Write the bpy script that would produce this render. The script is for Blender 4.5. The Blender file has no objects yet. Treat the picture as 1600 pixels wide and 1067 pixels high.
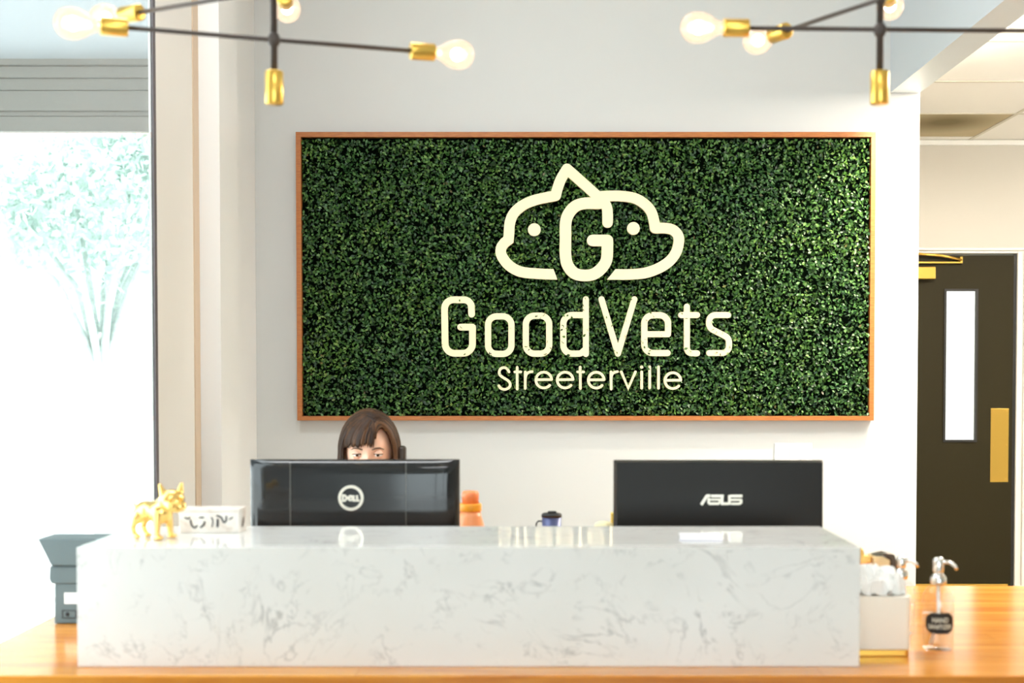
import bpy, math, random
import numpy as np
from mathutils import Vector, Matrix, Quaternion
PI = math.pi
random.seed(7)
C = bpy.context.scene.collection

# ------------------------------------------------------------------ camera
F_PX, EYE, PITCH = 2200.0, 1.45, math.radians(1.8)
CX = 840.0
CY = 592.0 + F_PX*math.tan(PITCH)
cam_d = bpy.data.cameras.new('camera'); cam = bpy.data.objects.new('camera', cam_d); C.objects.link(cam)
cam_d.sensor_width = 36; cam_d.lens = 36*F_PX/1600
cam_d.shift_x = -(CX-800)/1600; cam_d.shift_y = (CY-533.5)/1600
cam.location = (0, 0, EYE); cam.rotation_euler = (PI/2-PITCH, 0, 0)
cam_d.clip_start = .05
cam_d.dof.use_dof = True; cam_d.dof.focus_distance = 5.85; cam_d.dof.aperture_fstop = 3.6
bpy.context.scene.camera = cam
# ------------------------------------------------------------------ view, world, sun
sc = bpy.context.scene
sc.view_settings.view_transform = 'Standard'; sc.view_settings.look = 'None'
sc.view_settings.gamma = 1; sc.view_settings.use_curve_mapping = False
sc.view_settings.exposure = 2.38
w = bpy.data.worlds.new('sky'); sc.world = w; w.use_nodes = True
w.node_tree.nodes['Background'].inputs[0].default_value = (.87, .96, 1.0, 1)
w.node_tree.nodes['Background'].inputs[1].default_value = 1.15
sd = bpy.data.lights.new('sun', 'SUN'); sun = bpy.data.objects.new('sun', sd); C.objects.link(sun)
sd.energy = 2.0; sd.angle = .02; sd.color = (1, .97, .92)
sun.rotation_euler = Vector((.55, -.35, 1.0)).to_track_quat('Z', 'Y').to_euler()
sun.location = (6, -4, 12)

def ray(px, py):
    u = (px-CX)/F_PX; v = (CY-py)/F_PX
    return Vector((u, math.cos(PITCH)+v*math.sin(PITCH), -math.sin(PITCH)+v*math.cos(PITCH)))
CAM = Vector((0, 0, EYE))
def at(px, py, Y): d = ray(px, py); return CAM + d*(Y/d.y)
def onz(px, py, z): d = ray(px, py); return CAM + d*((z-EYE)/d.z)
def onx(px, py, x): d = ray(px, py); return CAM + d*(x/d.x)

# ------------------------------------------------------------------ materials
def P(name, col, rough=.5, metal=0, **kw):
    m = bpy.data.materials.new(name); m.use_nodes = True
    b = m.node_tree.nodes['Principled BSDF']
    b.inputs['Base Color'].default_value = (*col, 1); b.inputs['Roughness'].default_value = rough
    b.inputs['Metallic'].default_value = metal
    for k, v in kw.items():
        b.inputs[k.replace('_', ' ')].default_value = v
    return m
def nodes(m): return m.node_tree.nodes, m.node_tree.links, m.node_tree.nodes['Principled BSDF']
def noise(m, scale, detail=3, stretch=(1, 1, 1), rough=.5, dist=0):
    N, L, b = nodes(m)
    tc = N.new('ShaderNodeTexCoord'); mp = N.new('ShaderNodeMapping'); t = N.new('ShaderNodeTexNoise')
    mp.inputs['Scale'].default_value = stretch
    L.new(tc.outputs['Object'], mp.inputs[0]); L.new(mp.outputs[0], t.inputs['Vector'])
    t.inputs['Scale'].default_value = scale; t.inputs['Detail'].default_value = detail
    t.inputs['Roughness'].default_value = rough; t.inputs['Distortion'].default_value = dist
    return t
def ramp(m, src, stops):
    N, L, b = nodes(m); r = N.new('ShaderNodeValToRGB'); L.new(src, r.inputs[0])
    e = r.color_ramp.elements
    while len(e) < len(stops): e.new(.5)
    for x, (p, c) in zip(e, stops): x.position = p; x.color = (*c, 1) if len(c) == 3 else c
    return r
def grain(m, c0, c1, scale=6, stretch=(1, 1, 1), detail=3, dist=0):
    t = noise(m, scale, detail, stretch, dist=dist); r = ramp(m, t.outputs[0], [(.3, c0), (.7, c1)])
    m.node_tree.links.new(r.outputs[0], nodes(m)[2].inputs['Base Color']); return m
def bump(m, t, strength=.1, dist=.002):
    N, L, b = nodes(m); bm_ = N.new('ShaderNodeBump'); bm_.inputs['Strength'].default_value = strength
    bm_.inputs['Distance'].default_value = dist
    L.new(t.outputs[0], bm_.inputs['Height']); L.new(bm_.outputs[0], b.inputs['Normal']); return m

M = {}
M['paint'] = P('wall_paint', (.635, .642, .625), .55); bump(M['paint'], noise(M['paint'], 90), .04, .001)
M['paint_warm'] = P('hall_paint', (.57, .545, .49), .6); bump(M['paint_warm'], noise(M['paint_warm'], 90), .04, .001)
M['beam'] = P('bulkhead_skylight_tint', (.58, .63, .66), .5)  # bluish skylight on the side face is put into this colour
M['white'] = P('white_trim_paint', (.82, .82, .80), .4)
M['tan'] = P('tan_wood_strip', (.58, .45, .32), .5)
M['frame_cream'] = P('cream_frame_paint', (.74, .72, .67), .45)
M['ceiling'] = P('ceiling_white', (.80, .80, .78), .8)
M['tile'] = P('ceiling_tile', (.88, .87, .83), .85); bump(M['tile'], noise(M['tile'], 160), .15, .002)
M['floor'] = grain(P('floor_tile', (.5, .48, .44), .35), (.46, .44, .40), (.54, .52, .48), 3)
M['gasket'] = P('dark_gasket', (.10, .085, .09), .5)
M['iron'] = P('bronze_black_metal', (.085, .068, .060), .42, .6)
M['brass'] = P('brushed_brass', (.82, .52, .11), .28, 1.0)
bump(M['brass'], noise(M['brass'], 40, 2, (1, 1, 1)), .03, .001)
M['gold'] = P('polished_gold', (.95, .62, .20), .20, 1.0)
M['door'] = P('black_brown_door', (.020, .0155, .0035), .6, 0, Specular_IOR_Level=.2)
M['door_edge'] = P('door_edge_black', (.012, .011, .010), .5)
M['teak'] = grain(P('frame_wood', (.4, .16, .05), .4), (.36, .105, .022), (.50, .185, .040), 5, (6, 1, 60), 5)
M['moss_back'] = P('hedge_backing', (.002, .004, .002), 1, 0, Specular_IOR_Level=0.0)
M['lcd_black'] = P('gloss_black_plastic', (.010, .011, .012), .09, 0, Specular_IOR_Level=.5)
M['satin_black'] = P('satin_black_plastic', (.010, .009, .007), .36, 0, Specular_IOR_Level=.22)
M['bezel'] = P('matte_black_plastic', (.015, .015, .015), .5)
M['silver'] = P('silver_logo', (.72, .68, .58), .35, .55)
M['orange'] = P('orange_plastic', (.95, .28, .10), .35)
M['orange_light'] = P('light_orange_plastic', (1.0, .40, .17), .3)
M['amber'] = P('yellow_amber_band', (1.0, .42, .03), .4)
M['navy'] = P('navy_blue_steel', (.10, .12, .26), .35, .3)
M['black'] = P('black_rubber', (.012, .012, .013), .5)
M['teal_grey'] = P('slate_grey_plastic', (.085, .115, .12), .5)
M['paper'] = P('white_paper', (.82, .81, .80), .8)
M['tissue'] = P('tissue_paper', (.9, .9, .88), .9)
M['ceramic'] = P('cream_ceramic', (.92, .87, .77), .35)
M['chrome'] = P('chrome', (.80, .79, .76), .15, 1)
M['black_label'] = P('black_label', (.01, .01, .01), .6)
M['cream_text'] = P('pale_lettering', (.75, .78, .68), .6)
M['yellow'] = P('yellow_plastic', (.9, .65, .12), .5)
M['skin'] = P('skin', (.80, .50, .36), .5, 0, Subsurface_Weight=.12, Subsurface_Radius=(.02, .008, .004))
M['skin'].node_tree.nodes['Principled BSDF'].inputs['Subsurface Scale'].default_value = .3
M['lip'] = P('lips', (.55, .22, .18), .45)
M['sclera'] = P('eye_white', (.75, .72, .68), .2)
M['iris'] = P('iris_brown', (.05, .025, .012), .15)
M['brow'] = P('eyebrow_hair', (.10, .05, .025), .7)
M['shirt'] = grain(P('teal_scrub_cloth', (.05, .12, .16), .9), (.045, .11, .15), (.06, .14, .18), 60)
M['trousers'] = P('dark_trousers', (.02, .025, .04), .9)
M['concrete'] = grain(P('pavement_concrete', (.6, .6, .58), .9), (.55, .56, .55), (.66, .67, .66), 2)
M['canopy'] = P('canopy_metal', (.17, .16, .14), .7)
M['bark'] = grain(P('tree_bark', (.5, .55, .52), .9), (.42, .48, .45), (.56, .6, .58), 12)
M['facade'] = grain(P('pale_facade', (.7, .75, .74), .8), (.66, .72, .71), (.76, .8, .79), .6)
M['facade_glass'] = P('facade_glazing', (.30, .42, .42), .15)

# champagne letters
M['letters'] = P('champagne_metal', (.86, .72, .46), .42, .35)
bump(M['letters'], noise(M['letters'], 300, 2, (1, 1, 8)), .03, .0005)

# worktop wood: long streaks
m = P('worktop_wood', (.6, .3, .1), .16, 0, Specular_IOR_Level=.38)
t = noise(m, 2.2, 6, (1.0, 9, 9), .62, .6)
r = ramp(m, t.outputs[0], [(.28, (.55, .17, .018)), (.5, (.78, .31, .038)), (.72, (.92, .45, .075))])
N, L, b = nodes(m); L.new(r.outputs[0], b.inputs['Base Color'])
# stave joints
br = N.new('ShaderNodeTexBrick'); br.inputs['Scale'].default_value = 1
br.inputs['Color1'].default_value = (1, 1, 1, 1); br.inputs['Color2'].default_value = (.86, .80, .74, 1)
br.inputs['Mortar'].default_value = (.7, .55, .42, 1); br.inputs['Mortar Size'].default_value = .0012
br.inputs['Brick Width'].default_value = .9; br.inputs['Row Height'].default_value = .075
tc = N.new('ShaderNodeTexCoord'); L.new(tc.outputs['Object'], br.inputs['Vector'])
mx = N.new('ShaderNodeMix'); mx.data_type = 'RGBA'; mx.blend_type = 'MULTIPLY'; mx.inputs[0].default_value = .8
L.new(r.outputs[0], mx.inputs[6]); L.new(br.outputs[0], mx.inputs[7]); L.new(mx.outputs[2], b.inputs['Base Color'])
M['worktop'] = m

# marble: broken thin veins
m = P('white_marble', (.8, .8, .78), .06)
N, L, b = nodes(m)
def vein(scale, width, dist, seedoff, rough=.6):
    t = noise(m, scale, 5, (1, 1, 1), rough, dist)
    t.inputs['Vector'].links[0].from_node.inputs['Location'].default_value = (seedoff, seedoff*.7, seedoff*1.3)
    a = N.new('ShaderNodeMath'); a.operation = 'SUBTRACT'; a.inputs[1].default_value = .5; L.new(t.outputs[0], a.inputs[0])
    c = N.new('ShaderNodeMath'); c.operation = 'ABSOLUTE'; L.new(a.outputs[0], c.inputs[0])
    return ramp(m, c.outputs[0], [(0, (1, 1, 1)), (width, (0, 0, 0))])
v1 = vein(5.5, .018, 1.6, 3.1); v2 = vein(11, .022, 1.2, 9.7)
msk = ramp(m, noise(m, 7, 3).outputs[0], [(.47, (0, 0, 0)), (.66, (1, 1, 1))])
msk2 = ramp(m, noise(m, 16, 3).outputs[0], [(.50, (0, 0, 0)), (.68, (1, 1, 1))])
def mul(a, b_, k=1):
    n = N.new('ShaderNodeMath'); n.operation = 'MULTIPLY'; L.new(a, n.inputs[0]); L.new(b_, n.inputs[1])
    q = N.new('ShaderNodeMath'); q.operation = 'MULTIPLY'; q.inputs[1].default_value = k; L.new(n.outputs[0], q.inputs[0]); return q.outputs[0]
s1 = mul(v1.outputs[0], msk.outputs[0], .60); s2 = mul(v2.outputs[0], msk2.outputs[0], .5)
ad = N.new('ShaderNodeMath'); ad.operation = 'ADD'; ad.use_clamp = True; L.new(s1, ad.inputs[0]); L.new(s2, ad.inputs[1])
cloud = ramp(m, noise(m, 3.5, 4).outputs[0], [(.3, (.80, .79, .755)), (.7, (.86, .855, .835))])
mx = N.new('ShaderNodeMix'); mx.data_type = 'RGBA'; L.new(ad.outputs[0], mx.inputs[0]); L.new(cloud.outputs[0], mx.inputs[6])
mx.inputs[7].default_value = (.30, .31, .30, 1); L.new(mx.outputs[2], b.inputs['Base Color'])
M['marble'] = m

# hedge leaves: colour differs leaf by leaf
m = P('hedge_leaf', (.05, .16, .04), .42, 0)
N, L, b = nodes(m)
g = N.new('ShaderNodeNewGeometry')
r = ramp(m, g.outputs['Random Per Island'], [(0, (.007, .030, .008)), (.3, (.018, .068, .014)), (.6, (.045, .135, .022)), (.88, (.095, .215, .042)), (.99, (.17, .29, .08)), (1, (.12, .08, .03))])
pn = noise(m, 5, 3); pr = ramp(m, pn.outputs[0], [(.35, (.72, .85, .95)), (.65, (1.1, 1.05, .8))])
mx = N.new('ShaderNodeMix'); mx.data_type = 'RGBA'; mx.blend_type = 'MULTIPLY'; mx.inputs[0].default_value = 1
L.new(r.outputs[0], mx.inputs[6]); L.new(pr.outputs[0], mx.inputs[7]); L.new(mx.outputs[2], b.inputs['Base Color'])
M['leaf'] = m
m = P('tree_leaf', (.30, .50, .36), .6)
N, L, b = nodes(m); g = N.new('ShaderNodeNewGeometry')
r = ramp(m, g.outputs['Random Per Island'], [(0, (.42, .52, .48)), (1, (.62, .70, .66))]); L.new(r.outputs[0], b.inputs['Base Color'])
tr = N.new('ShaderNodeBsdfTranslucent'); L.new(r.outputs[0], tr.inputs[0]); ms = N.new('ShaderNodeMixShader'); ms.inputs[0].default_value = .5
L.new(b.outputs[0], ms.inputs[1]); L.new(tr.outputs[0], ms.inputs[2]); L.new(ms.outputs[0], N['Material Output'].inputs[0])
M['tree_leaf'] = m
# hair
m = P('brown_hair', (.06, .028, .012), .5, 0, Specular_IOR_Level=.28)
N, L, b = nodes(m); g = N.new('ShaderNodeNewGeometry')
r = ramp(m, g.outputs['Random Per Island'], [(0, (.014, .006, .003)), (.6, (.045, .018, .006)), (1, (.095, .040, .013))]); L.new(r.outputs[0], b.inputs['Base Color'])
M['hair'] = m

def glass(name, tint, ior=1.45, gloss=1.0, rough=0.0):
    m = bpy.data.materials.new(name); m.use_nodes = True; N = m.node_tree.nodes; L = m.node_tree.links
    N.remove(N['Principled BSDF']); o = N['Material Output']
    a = N.new('ShaderNodeBsdfTransparent'); a.inputs[0].default_value = (*tint, 1)
    g = N.new('ShaderNodeBsdfGlossy'); g.inputs['Roughness'].default_value = rough; g.inputs[0].default_value = (gloss, gloss, gloss, 1)
    lw = N.new('ShaderNodeLayerWeight'); lw.inputs[0].default_value = .5; s = N.new('ShaderNodeMixShader')
    f0 = ((ior-1)/(ior+1))**2
    pw = N.new('ShaderNodeMath'); pw.operation = 'POWER'; pw.inputs[1].default_value = 5; L.new(lw.outputs['Facing'], pw.inputs[0])
    f = N.new('ShaderNodeMath'); f.operation = 'MULTIPLY_ADD'; f.inputs[1].default_value = 1-f0; f.inputs[2].default_value = f0; L.new(pw.outputs[0], f.inputs[0])
    L.new(f.outputs[0], s.inputs[0]); L.new(a.outputs[0], s.inputs[1]); L.new(g.outputs[0], s.inputs[2]); L.new(s.outputs[0], o.inputs[0])
    return m
M['window_glass'] = glass('window_glass', (.97, .99, .985), 1.35)
M['clear'] = glass('clear_bottle_plastic', (.96, .96, .96), 1.7)
M['liquid'] = glass('clear_liquid', (.97, .96, .95), 1.25)
M['acrylic'] = glass('acrylic', (.95, .95, .94), 1.4)
def emit(name, col, k):
    m = bpy.data.materials.new(name); m.use_nodes = True; N = m.node_tree.nodes; L = m.node_tree.links
    N.remove(N['Principled BSDF']); e = N.new('ShaderNodeEmission'); e.inputs[0].default_value = (*col, 1); e.inputs[1].default_value = k
    L.new(e.outputs[0], N['Material Output'].inputs[0]); return m
M['filament'] = emit('glowing_filament', (1, .80, .52), 14)
m = bpy.data.materials.new('glowing_bulb_glass'); m.use_nodes = True; N = m.node_tree.nodes; L = m.node_tree.links
N.remove(N['Principled BSDF']); a = N.new('ShaderNodeBsdfTransparent'); e = N.new('ShaderNodeEmission')
e.inputs[0].default_value = (1, .72, .48, 1); e.inputs[1].default_value = .30
s = N.new('ShaderNodeMixShader'); s.inputs[0].default_value = .5
L.new(a.outputs[0], s.inputs[1]); L.new(e.outputs[0], s.inputs[2])
s2 = N.new('ShaderNodeMixShader'); gl = N.new('ShaderNodeBsdfGlossy'); gl.inputs['Roughness'].default_value = .02
s2.inputs[0].default_value = .06; L.new(s.outputs[0], s2.inputs[1]); L.new(gl.outputs[0], s2.inputs[2]); L.new(s2.outputs[0], N['Material Output'].inputs[0])
M['bulb'] = m
M['troffer'] = emit('light_panel_glow', (1, .93, .82), 7.5)
M['lite'] = emit('lit_frosted_pane', (.90, .93, .84), .36)  # pane's own glow stands in for the lit room behind

# ------------------------------------------------------------------ mesh builder
class MB:
    def __init__(s): s.v = []; s.f = []; s.sm = []
    def add(s, vs, fs, smooth=False):
        o = len(s.v); s.v += [tuple(p) for p in vs]; s.f += [tuple(i+o for i in f) for f in fs]; s.sm += [smooth]*len(fs); return s
    def box(s, x0, x1, y0, y1, z0, z1, mat=None):
        vs = [Vector((x, y, z)) for x in (x0, x1) for y in (y0, y1) for z in (z0, z1)]
        if mat: vs = [mat @ v for v in vs]
        return s.add(vs, [(0, 1, 3, 2), (4, 6, 7, 5), (0, 4, 5, 1), (2, 3, 7, 6), (0, 2, 6, 4), (1, 5, 7, 3)])
    def prism(s, poly, y0, y1, smooth=False):      # poly: (x, z) list, counter clockwise seen from -Y
        n = len(poly)
        vs = [(x, y0, z) for x, z in poly] + [(x, y1, z) for x, z in poly]
        return s.add(vs, [tuple(range(n)), tuple(range(2*n-1, n-1, -1))] + [(i, i+n, (i+1) % n+n, (i+1) % n) for i in range(n)], smooth)
    def lathe(s, prof, seg=32, mat=None, smooth=True):   # prof: (r, z)
        vs = []; fs = []; n = len(prof)
        for r, z in prof:
            for k in range(seg):
                a = 2*PI*k/seg; vs.append(Vector((r*math.cos(a), r*math.sin(a), z)))
        for i in range(n-1):
            for k in range(seg):
                k2 = (k+1) % seg; fs.append((i*seg+k, i*seg+k2, (i+1)*seg+k2, (i+1)*seg+k))
        if prof[0][0] > 1e-6: fs.append(tuple(range(seg-1, -1, -1)))
        if prof[-1][0] > 1e-6: fs.append(tuple((n-1)*seg+k for k in range(seg)))
        if mat: vs = [mat @ v for v in vs]
        return s.add(vs, fs, smooth)
    def tube(s, pts, rad, seg=10, flat=1, up=None, smooth=True):
        pts = [Vector(p) for p in pts]; n = len(pts)
        rs = rad if isinstance(rad, (list, tuple)) else [rad]*n
        vs = []; prev = None
        for i, p in enumerate(pts):
            t = (pts[min(i+1, n-1)]-pts[max(i-1, 0)]).normalized()
            ref = Vector(up[i]) if up else (prev if prev else (Vector((0, 0, 1)) if abs(t.z) < .9 else Vector((1, 0, 0))))
            a = (ref - t*ref.dot(t)).normalized(); b = t.cross(a); prev = a
            for k in range(seg):
                q = 2*PI*k/seg; vs.append(p + a*(math.cos(q)*rs[i]*flat) + b*(math.sin(q)*rs[i]))
        fs = [(i*seg+k, i*seg+(k+1) % seg, (i+1)*seg+(k+1) % seg, (i+1)*seg+k) for i in range(n-1) for k in range(seg)]
        fs += [tuple(range(seg-1, -1, -1)), tuple((n-1)*seg+k for k in range(seg))]
        return s.add(vs, fs, smooth)
    def ell(s, c, r, rot=None, nu=24, nv=16):
        vs = []; fs = []
        for j in range(1, nv):
            for i in range(nu):
                a = 2*PI*i/nu; p = PI*j/nv
                vs.append(Vector((r[0]*math.sin(p)*math.cos(a), r[1]*math.sin(p)*math.sin(a), r[2]*math.cos(p))))
        vs += [Vector((0, 0, r[2])), Vector((0, 0, -r[2]))]; T = len(vs)-2
        for j in range(nv-2):
            for i in range(nu): fs.append((j*nu+i, (j+1)*nu+i, (j+1)*nu+(i+1) % nu, j*nu+(i+1) % nu))
        for i in range(nu):
            fs.append((T, i, (i+1) % nu)); fs.append((T+1, (nv-2)*nu+(i+1) % nu, (nv-2)*nu+i))
        if rot: vs = [rot @ v for v in vs]
        return s.add([v+Vector(c) for v in vs], fs, True)
    def cap(s, p, q, r0, r1, seg=14):               # tapered capsule
        p = Vector(p); q = Vector(q); d = (q-p); L_ = d.length; R = d.to_track_quat('Z', 'Y').to_matrix().to_4x4()
        prof = [(max(1e-7, r0*math.sin(a)), -r0*math.cos(a)) for a in [PI/2*i/5 for i in range(6)]]
        prof += [(max(1e-7, r1*math.cos(a)), L_+r1*math.sin(a)) for a in [PI/2*i/5 for i in range(6)]]
        return s.lathe(prof, seg, Matrix.Translation(p) @ R)
    def build(s, name, mat, parent=None, loc=None, bevel=0, seg=2, remesh=0, smooth_it=0, auto=False, rot=None):
        me = bpy.data.meshes.new(name); me.from_pydata(s.v, [], s.f); me.update()
        me.polygons.foreach_set('use_smooth', s.sm)
        me.materials.append(mat); o = bpy.data.objects.new(name, me); C.objects.link(o)
        if parent: o.parent = parent
        if loc is not None: o.location = loc
        if rot is not None: o.rotation_euler = rot
        if remesh:
            r = o.modifiers.new('remesh', 'REMESH'); r.mode = 'VOXEL'; r.voxel_size = remesh; r.use_smooth_shade = True
            if smooth_it: q = o.modifiers.new('smooth', 'SMOOTH'); q.iterations = smooth_it; q.factor = .5
        if bevel:
            b = o.modifiers.new('bevel', 'BEVEL'); b.width = bevel; b.segments = seg; b.limit_method = 'ANGLE'; b.angle_limit = math.radians(40)
            b.harden_normals = False
        return o
def tag(o, label=None, cat=None, group=None, kind=None):
    if label: o['label'] = label
    if cat: o['category'] = cat
    if group: o['group'] = group
    if kind: o['kind'] = kind
    return o
def empty(name, loc=(0, 0, 0), rz=0):
    o = bpy.data.objects.new(name, None); C.objects.link(o); o.location = loc; o.rotation_euler = (0, 0, rz); o.empty_display_size = .05
    return o
def struct(o): o['kind'] = 'structure'; return o
def wall(name, *b, mat='paint', parent=None):
    o = MB().box(*b).build(name, M[mat], parent)
    return o if parent else struct(o)

# ------------------------------------------------------------------ room shell
XL = -1.17; YB = 5.93; ZC = 3.7; YH = 7.77; ZH = 2.76; XR = 4.3; YF = -4.2
xbeam0 = at(1391, 147, YB).x; xend = at(1436, 300, YB).x; zbeam = at(1391, 145, YB).z
wall('floor', XL-.02, XR, YF, YH+.1, -.1, 0, mat='floor')
wall('ceiling', XL-.15, xbeam0+.05, YF-.1, YB+.15, ZC, ZC+.15, mat='ceiling')
wall('wall_back', XL-.15, xend, YB, YB+.13, 0, ZC)
wall('wall_hall_side', xend-.13, xend, YB+.13, YH, 0, ZH+.1, mat='paint_warm')
wall('wall_hall_back', xend-.13, XR, YH, YH+.12, 0, ZH+.2, mat='paint_warm')
wall('wall_right', XR, XR+.12, YF, YH+.12, 0, ZH+.2, mat='paint_warm')
# bulkhead running towards the viewer
wall('wall_bulkhead', xbeam0, xend, YF, YB-.001, zbeam, ZC, mat='beam')

# tan ceiling tile that darkens towards one spot
m = P('dark_centre_tile', (.5, .42, .27), .85); N, L, b = nodes(m)
gm = N.new('ShaderNodeNewGeometry'); mp = N.new('ShaderNodeVectorMath'); mp.operation = 'SUBTRACT'; sp_ = onz(1478, 191, ZH); mp.inputs[1].default_value = (sp_.x, sp_.y, ZH)
L.new(gm.outputs['Position'], mp.inputs[0]); m2 = N.new('ShaderNodeVectorMath'); m2.operation = 'MULTIPLY'; m2.inputs[1].default_value = (1.0, .95, 0); L.new(mp.outputs[0], m2.inputs[0])
ln = N.new('ShaderNodeVectorMath'); ln.operation = 'LENGTH'; L.new(m2.outputs[0], ln.inputs[0])
r = ramp(m, ln.outputs['Value'], [(.06, (.17, .13, .05)), (.32, (.52, .44, .28))]); L.new(r.outputs[0], b.inputs['Base Color']); M['dark_centre'] = m
# hall ceiling of lay-in tiles around a light panel and a vent
zt = ZH
yA = onz(1500, 127, zt).y; yB_ = onz(1500, 177, zt).y; yC = YH
ygrid = [YF] + [yA - (yB_-yA)*k for k in range(14, 0, -1) if yA-(yB_-yA)*k > YF+.1] + [yA, yB_, yC]
xg1 = onz(1512, 220, zt).x
xgrid = [xend-.06, xg1, xg1+.8, xg1+1.6, XR]
ceil = struct(empty('ceiling_hall', (0, 0, 0)))
vent_cell = None
for i in range(len(ygrid)-1):
    for j in range(len(xgrid)-1):
        x0, x1, y0, y1 = xgrid[j], xgrid[j+1], ygrid[i], ygrid[i+1]
        yc = (y0+y1)/2
        if j == 0 and y0 == yB_:
            MB().box(x0+.006, x1-.006, y0+.006, y1-.11, zt, zt+.02).build('vent_panel', M['dark_centre'], ceil)
            MB().box(x0+.006, x1-.006, y1-.10, y1, zt, zt+.02).build('ceiling_tile', M['tile'], ceil)
            continue
        if j in (0, 2) and 4.2 < yc < 5.8 and j == 0: pass
        MB().box(x0+.006, x1-.006, y0+.006, y1-.006, zt, zt+.02).build('ceiling_tile', M['tile'], ceil)
g_ = MB()
for y in ygrid: g_.box(xgrid[0], XR, y-.010, y+.010, zt-.004, zt+.004)
for x in xgrid: g_.box(x-.010, x+.010, YF, YH, zt-.003, zt+.005)
g_.build('ceiling_grid', P('grid_metal', (.60, .57, .48), .5), ceil)
MB().box(xgrid[0], XR, YF, YH+.1, zt+.03, zt+.1).build('ceiling_deck', M['tile'], ceil)
struct(MB().box(xend, XR, YH-.02, YH, zt-.03, zt-.004).build('trim_4', M['white']))

# ceiling light panels in the hall; the second is unseen, added to light it
def light_panel(x, y, sx, sy, label, e):
    t = empty('ceiling_light', (x, y, zt-.004)); tag(t, label, 'ceiling light', 'flat light panels in the hall ceiling')
    fr = MB(); a, b = sx/2, sy/2
    fr.box(-a, a, -b, -b+.02, -.02, 0).box(-a, a, b-.02, b, -.02, 0).box(-a, -a+.02, -b+.02, b-.02, -.02, 0).box(a-.02, a, -b+.02, b-.02, -.02, 0)
    fr.build('light_frame', M['white'], t)
    MB().box(-a+.021, a-.021, -b+.021, b-.021, -.11, -.002).build('diffuser', M['troffer'], t)
    return t
light_panel(2.14, 4.74, .6, .9, 'bright white flat light panel in hall ceiling at the upper right edge', 1)
light_panel(3.55, 5.9, .6, .6, 'square white light panel out of view, added to light the hall', 1)
M['fill_lamp'] = emit('fill_lamp_glow', (.97, .985, 1), 2.6)  # unseen lamps added to brighten the back wall and the marble front
for x, y, lb in ((-.62, 3.7, 'unseen flat fill lamp added high over the reception desk'), (.1, .5, 'unseen flat fill lamp added high over the waiting area in front of the counter')):
    cl_ = empty('added_fill_lamp', (x, y, ZC-.001)); tag(cl_, lb, 'fill lamp')
    MB().box(-.62, .62, -.32, .32, -.02, 0).build('housing', M['white'], cl_, bevel=.003)
    MB().box(-.6, .6, -.3, .3, -.03, -.0201).build('diffuser', M['fill_lamp'], cl_)
# wall-washing recessed downlight just right of the bulkhead
t = empty('downlight', (xend+.09, 5.30, zt-.002)); tag(t, 'small round recessed downlight in hall ceiling right beside the bulkhead', 'downlight')
MB().lathe([(.045, -.006), (.065, -.006), (.065, 0), (.045, 0)], 32).build('trim_ring', M['white'], t)
MB().lathe([(.0001, -.002), (.044, -.002), (.044, 0), (.0001, 0)], 32).build('lens', emit('downlight_lens', (1, .88, .70), 12), t)
dl = bpy.data.lights.new('downlight_lamp', 'SPOT'); do = bpy.data.objects.new('downlight_lamp', dl); C.objects.link(do)
dl.energy = 55; dl.color = (1, .89, .72); dl.shadow_soft_size = .045; dl.spot_size = math.radians(165); dl.spot_blend = .5
do.location = (xend+.09, 5.30, zt-.015); do.rotation_euler = Vector((-.10, .25, -1)).to_track_quat('-Z', 'Y').to_euler()

# left window wall
y0 = onx(241, 500, XL).y; yA_ = onx(245, 500, XL).y; y1 = onx(303, 500, XL).y; y2 = onx(311, 500, XL).y
bx = at(345, 500, y2).x
y3 = onx(373, 500, bx).y
win = struct(empty('window_1', (0, 0, 0)))
MB().box(XL-.005, XL, 2.4, y0, .06, ZC).build('pane', M['window_glass'], win)
MB().box(XL-.005, XL+.003, y0, yA_, 0, ZC).build('gasket', M['gasket'], win)
MB().box(XL-.10, XL+.02, 2.4, y0, 0, .06).build('sill', M['white'], win)
for yy in (2.42,): MB().box(XL-.06, XL+.01, yy-.025, yy+.025, .06, ZC).build('mullion', M['frame_cream'], win)
wall('wall_left_front', XL-.15, XL, YF, 2.395, 0, ZC)  # unseen stretch, kept solid to cut daylight on the marble
wall('trim_1', XL-.02, XL, yA_, y1, 0, ZC, mat='frame_cream')
wall('trim_2', XL-.02, XL+.004, y1, y2, 0, ZC, mat='tan')
wall('trim_3', XL-.15, bx, y2, y3, 0, ZC, mat='white')
wall('wall_left', XL-.17, at(400, 500, YB).x, y3, YB, 0, ZC, mat='white')
# street front behind the viewer
wf = struct(empty('window_2', (0, YF, 0)))
MB().box(XL, 2.7, 0, .012, .5, 3.1).build('pane', M['window_glass'], wf)
for xx in (XL+.03, .22, 1.57, 2.67): MB().box(xx-.04, xx+.04, -.05, .06, .5, 3.1).build('mullion', M['iron'], wf)
wall('wall_front_side', 2.7, XR+.1, YF-.12, YF, .5, 3.1)
wall('wall_front', XL-.15, XR+.1, YF-.12, YF, 0, .5)
wall('wall_front_upper', XL-.15, XR+.1, YF-.12, YF, 3.1, ZC+.15)

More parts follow.
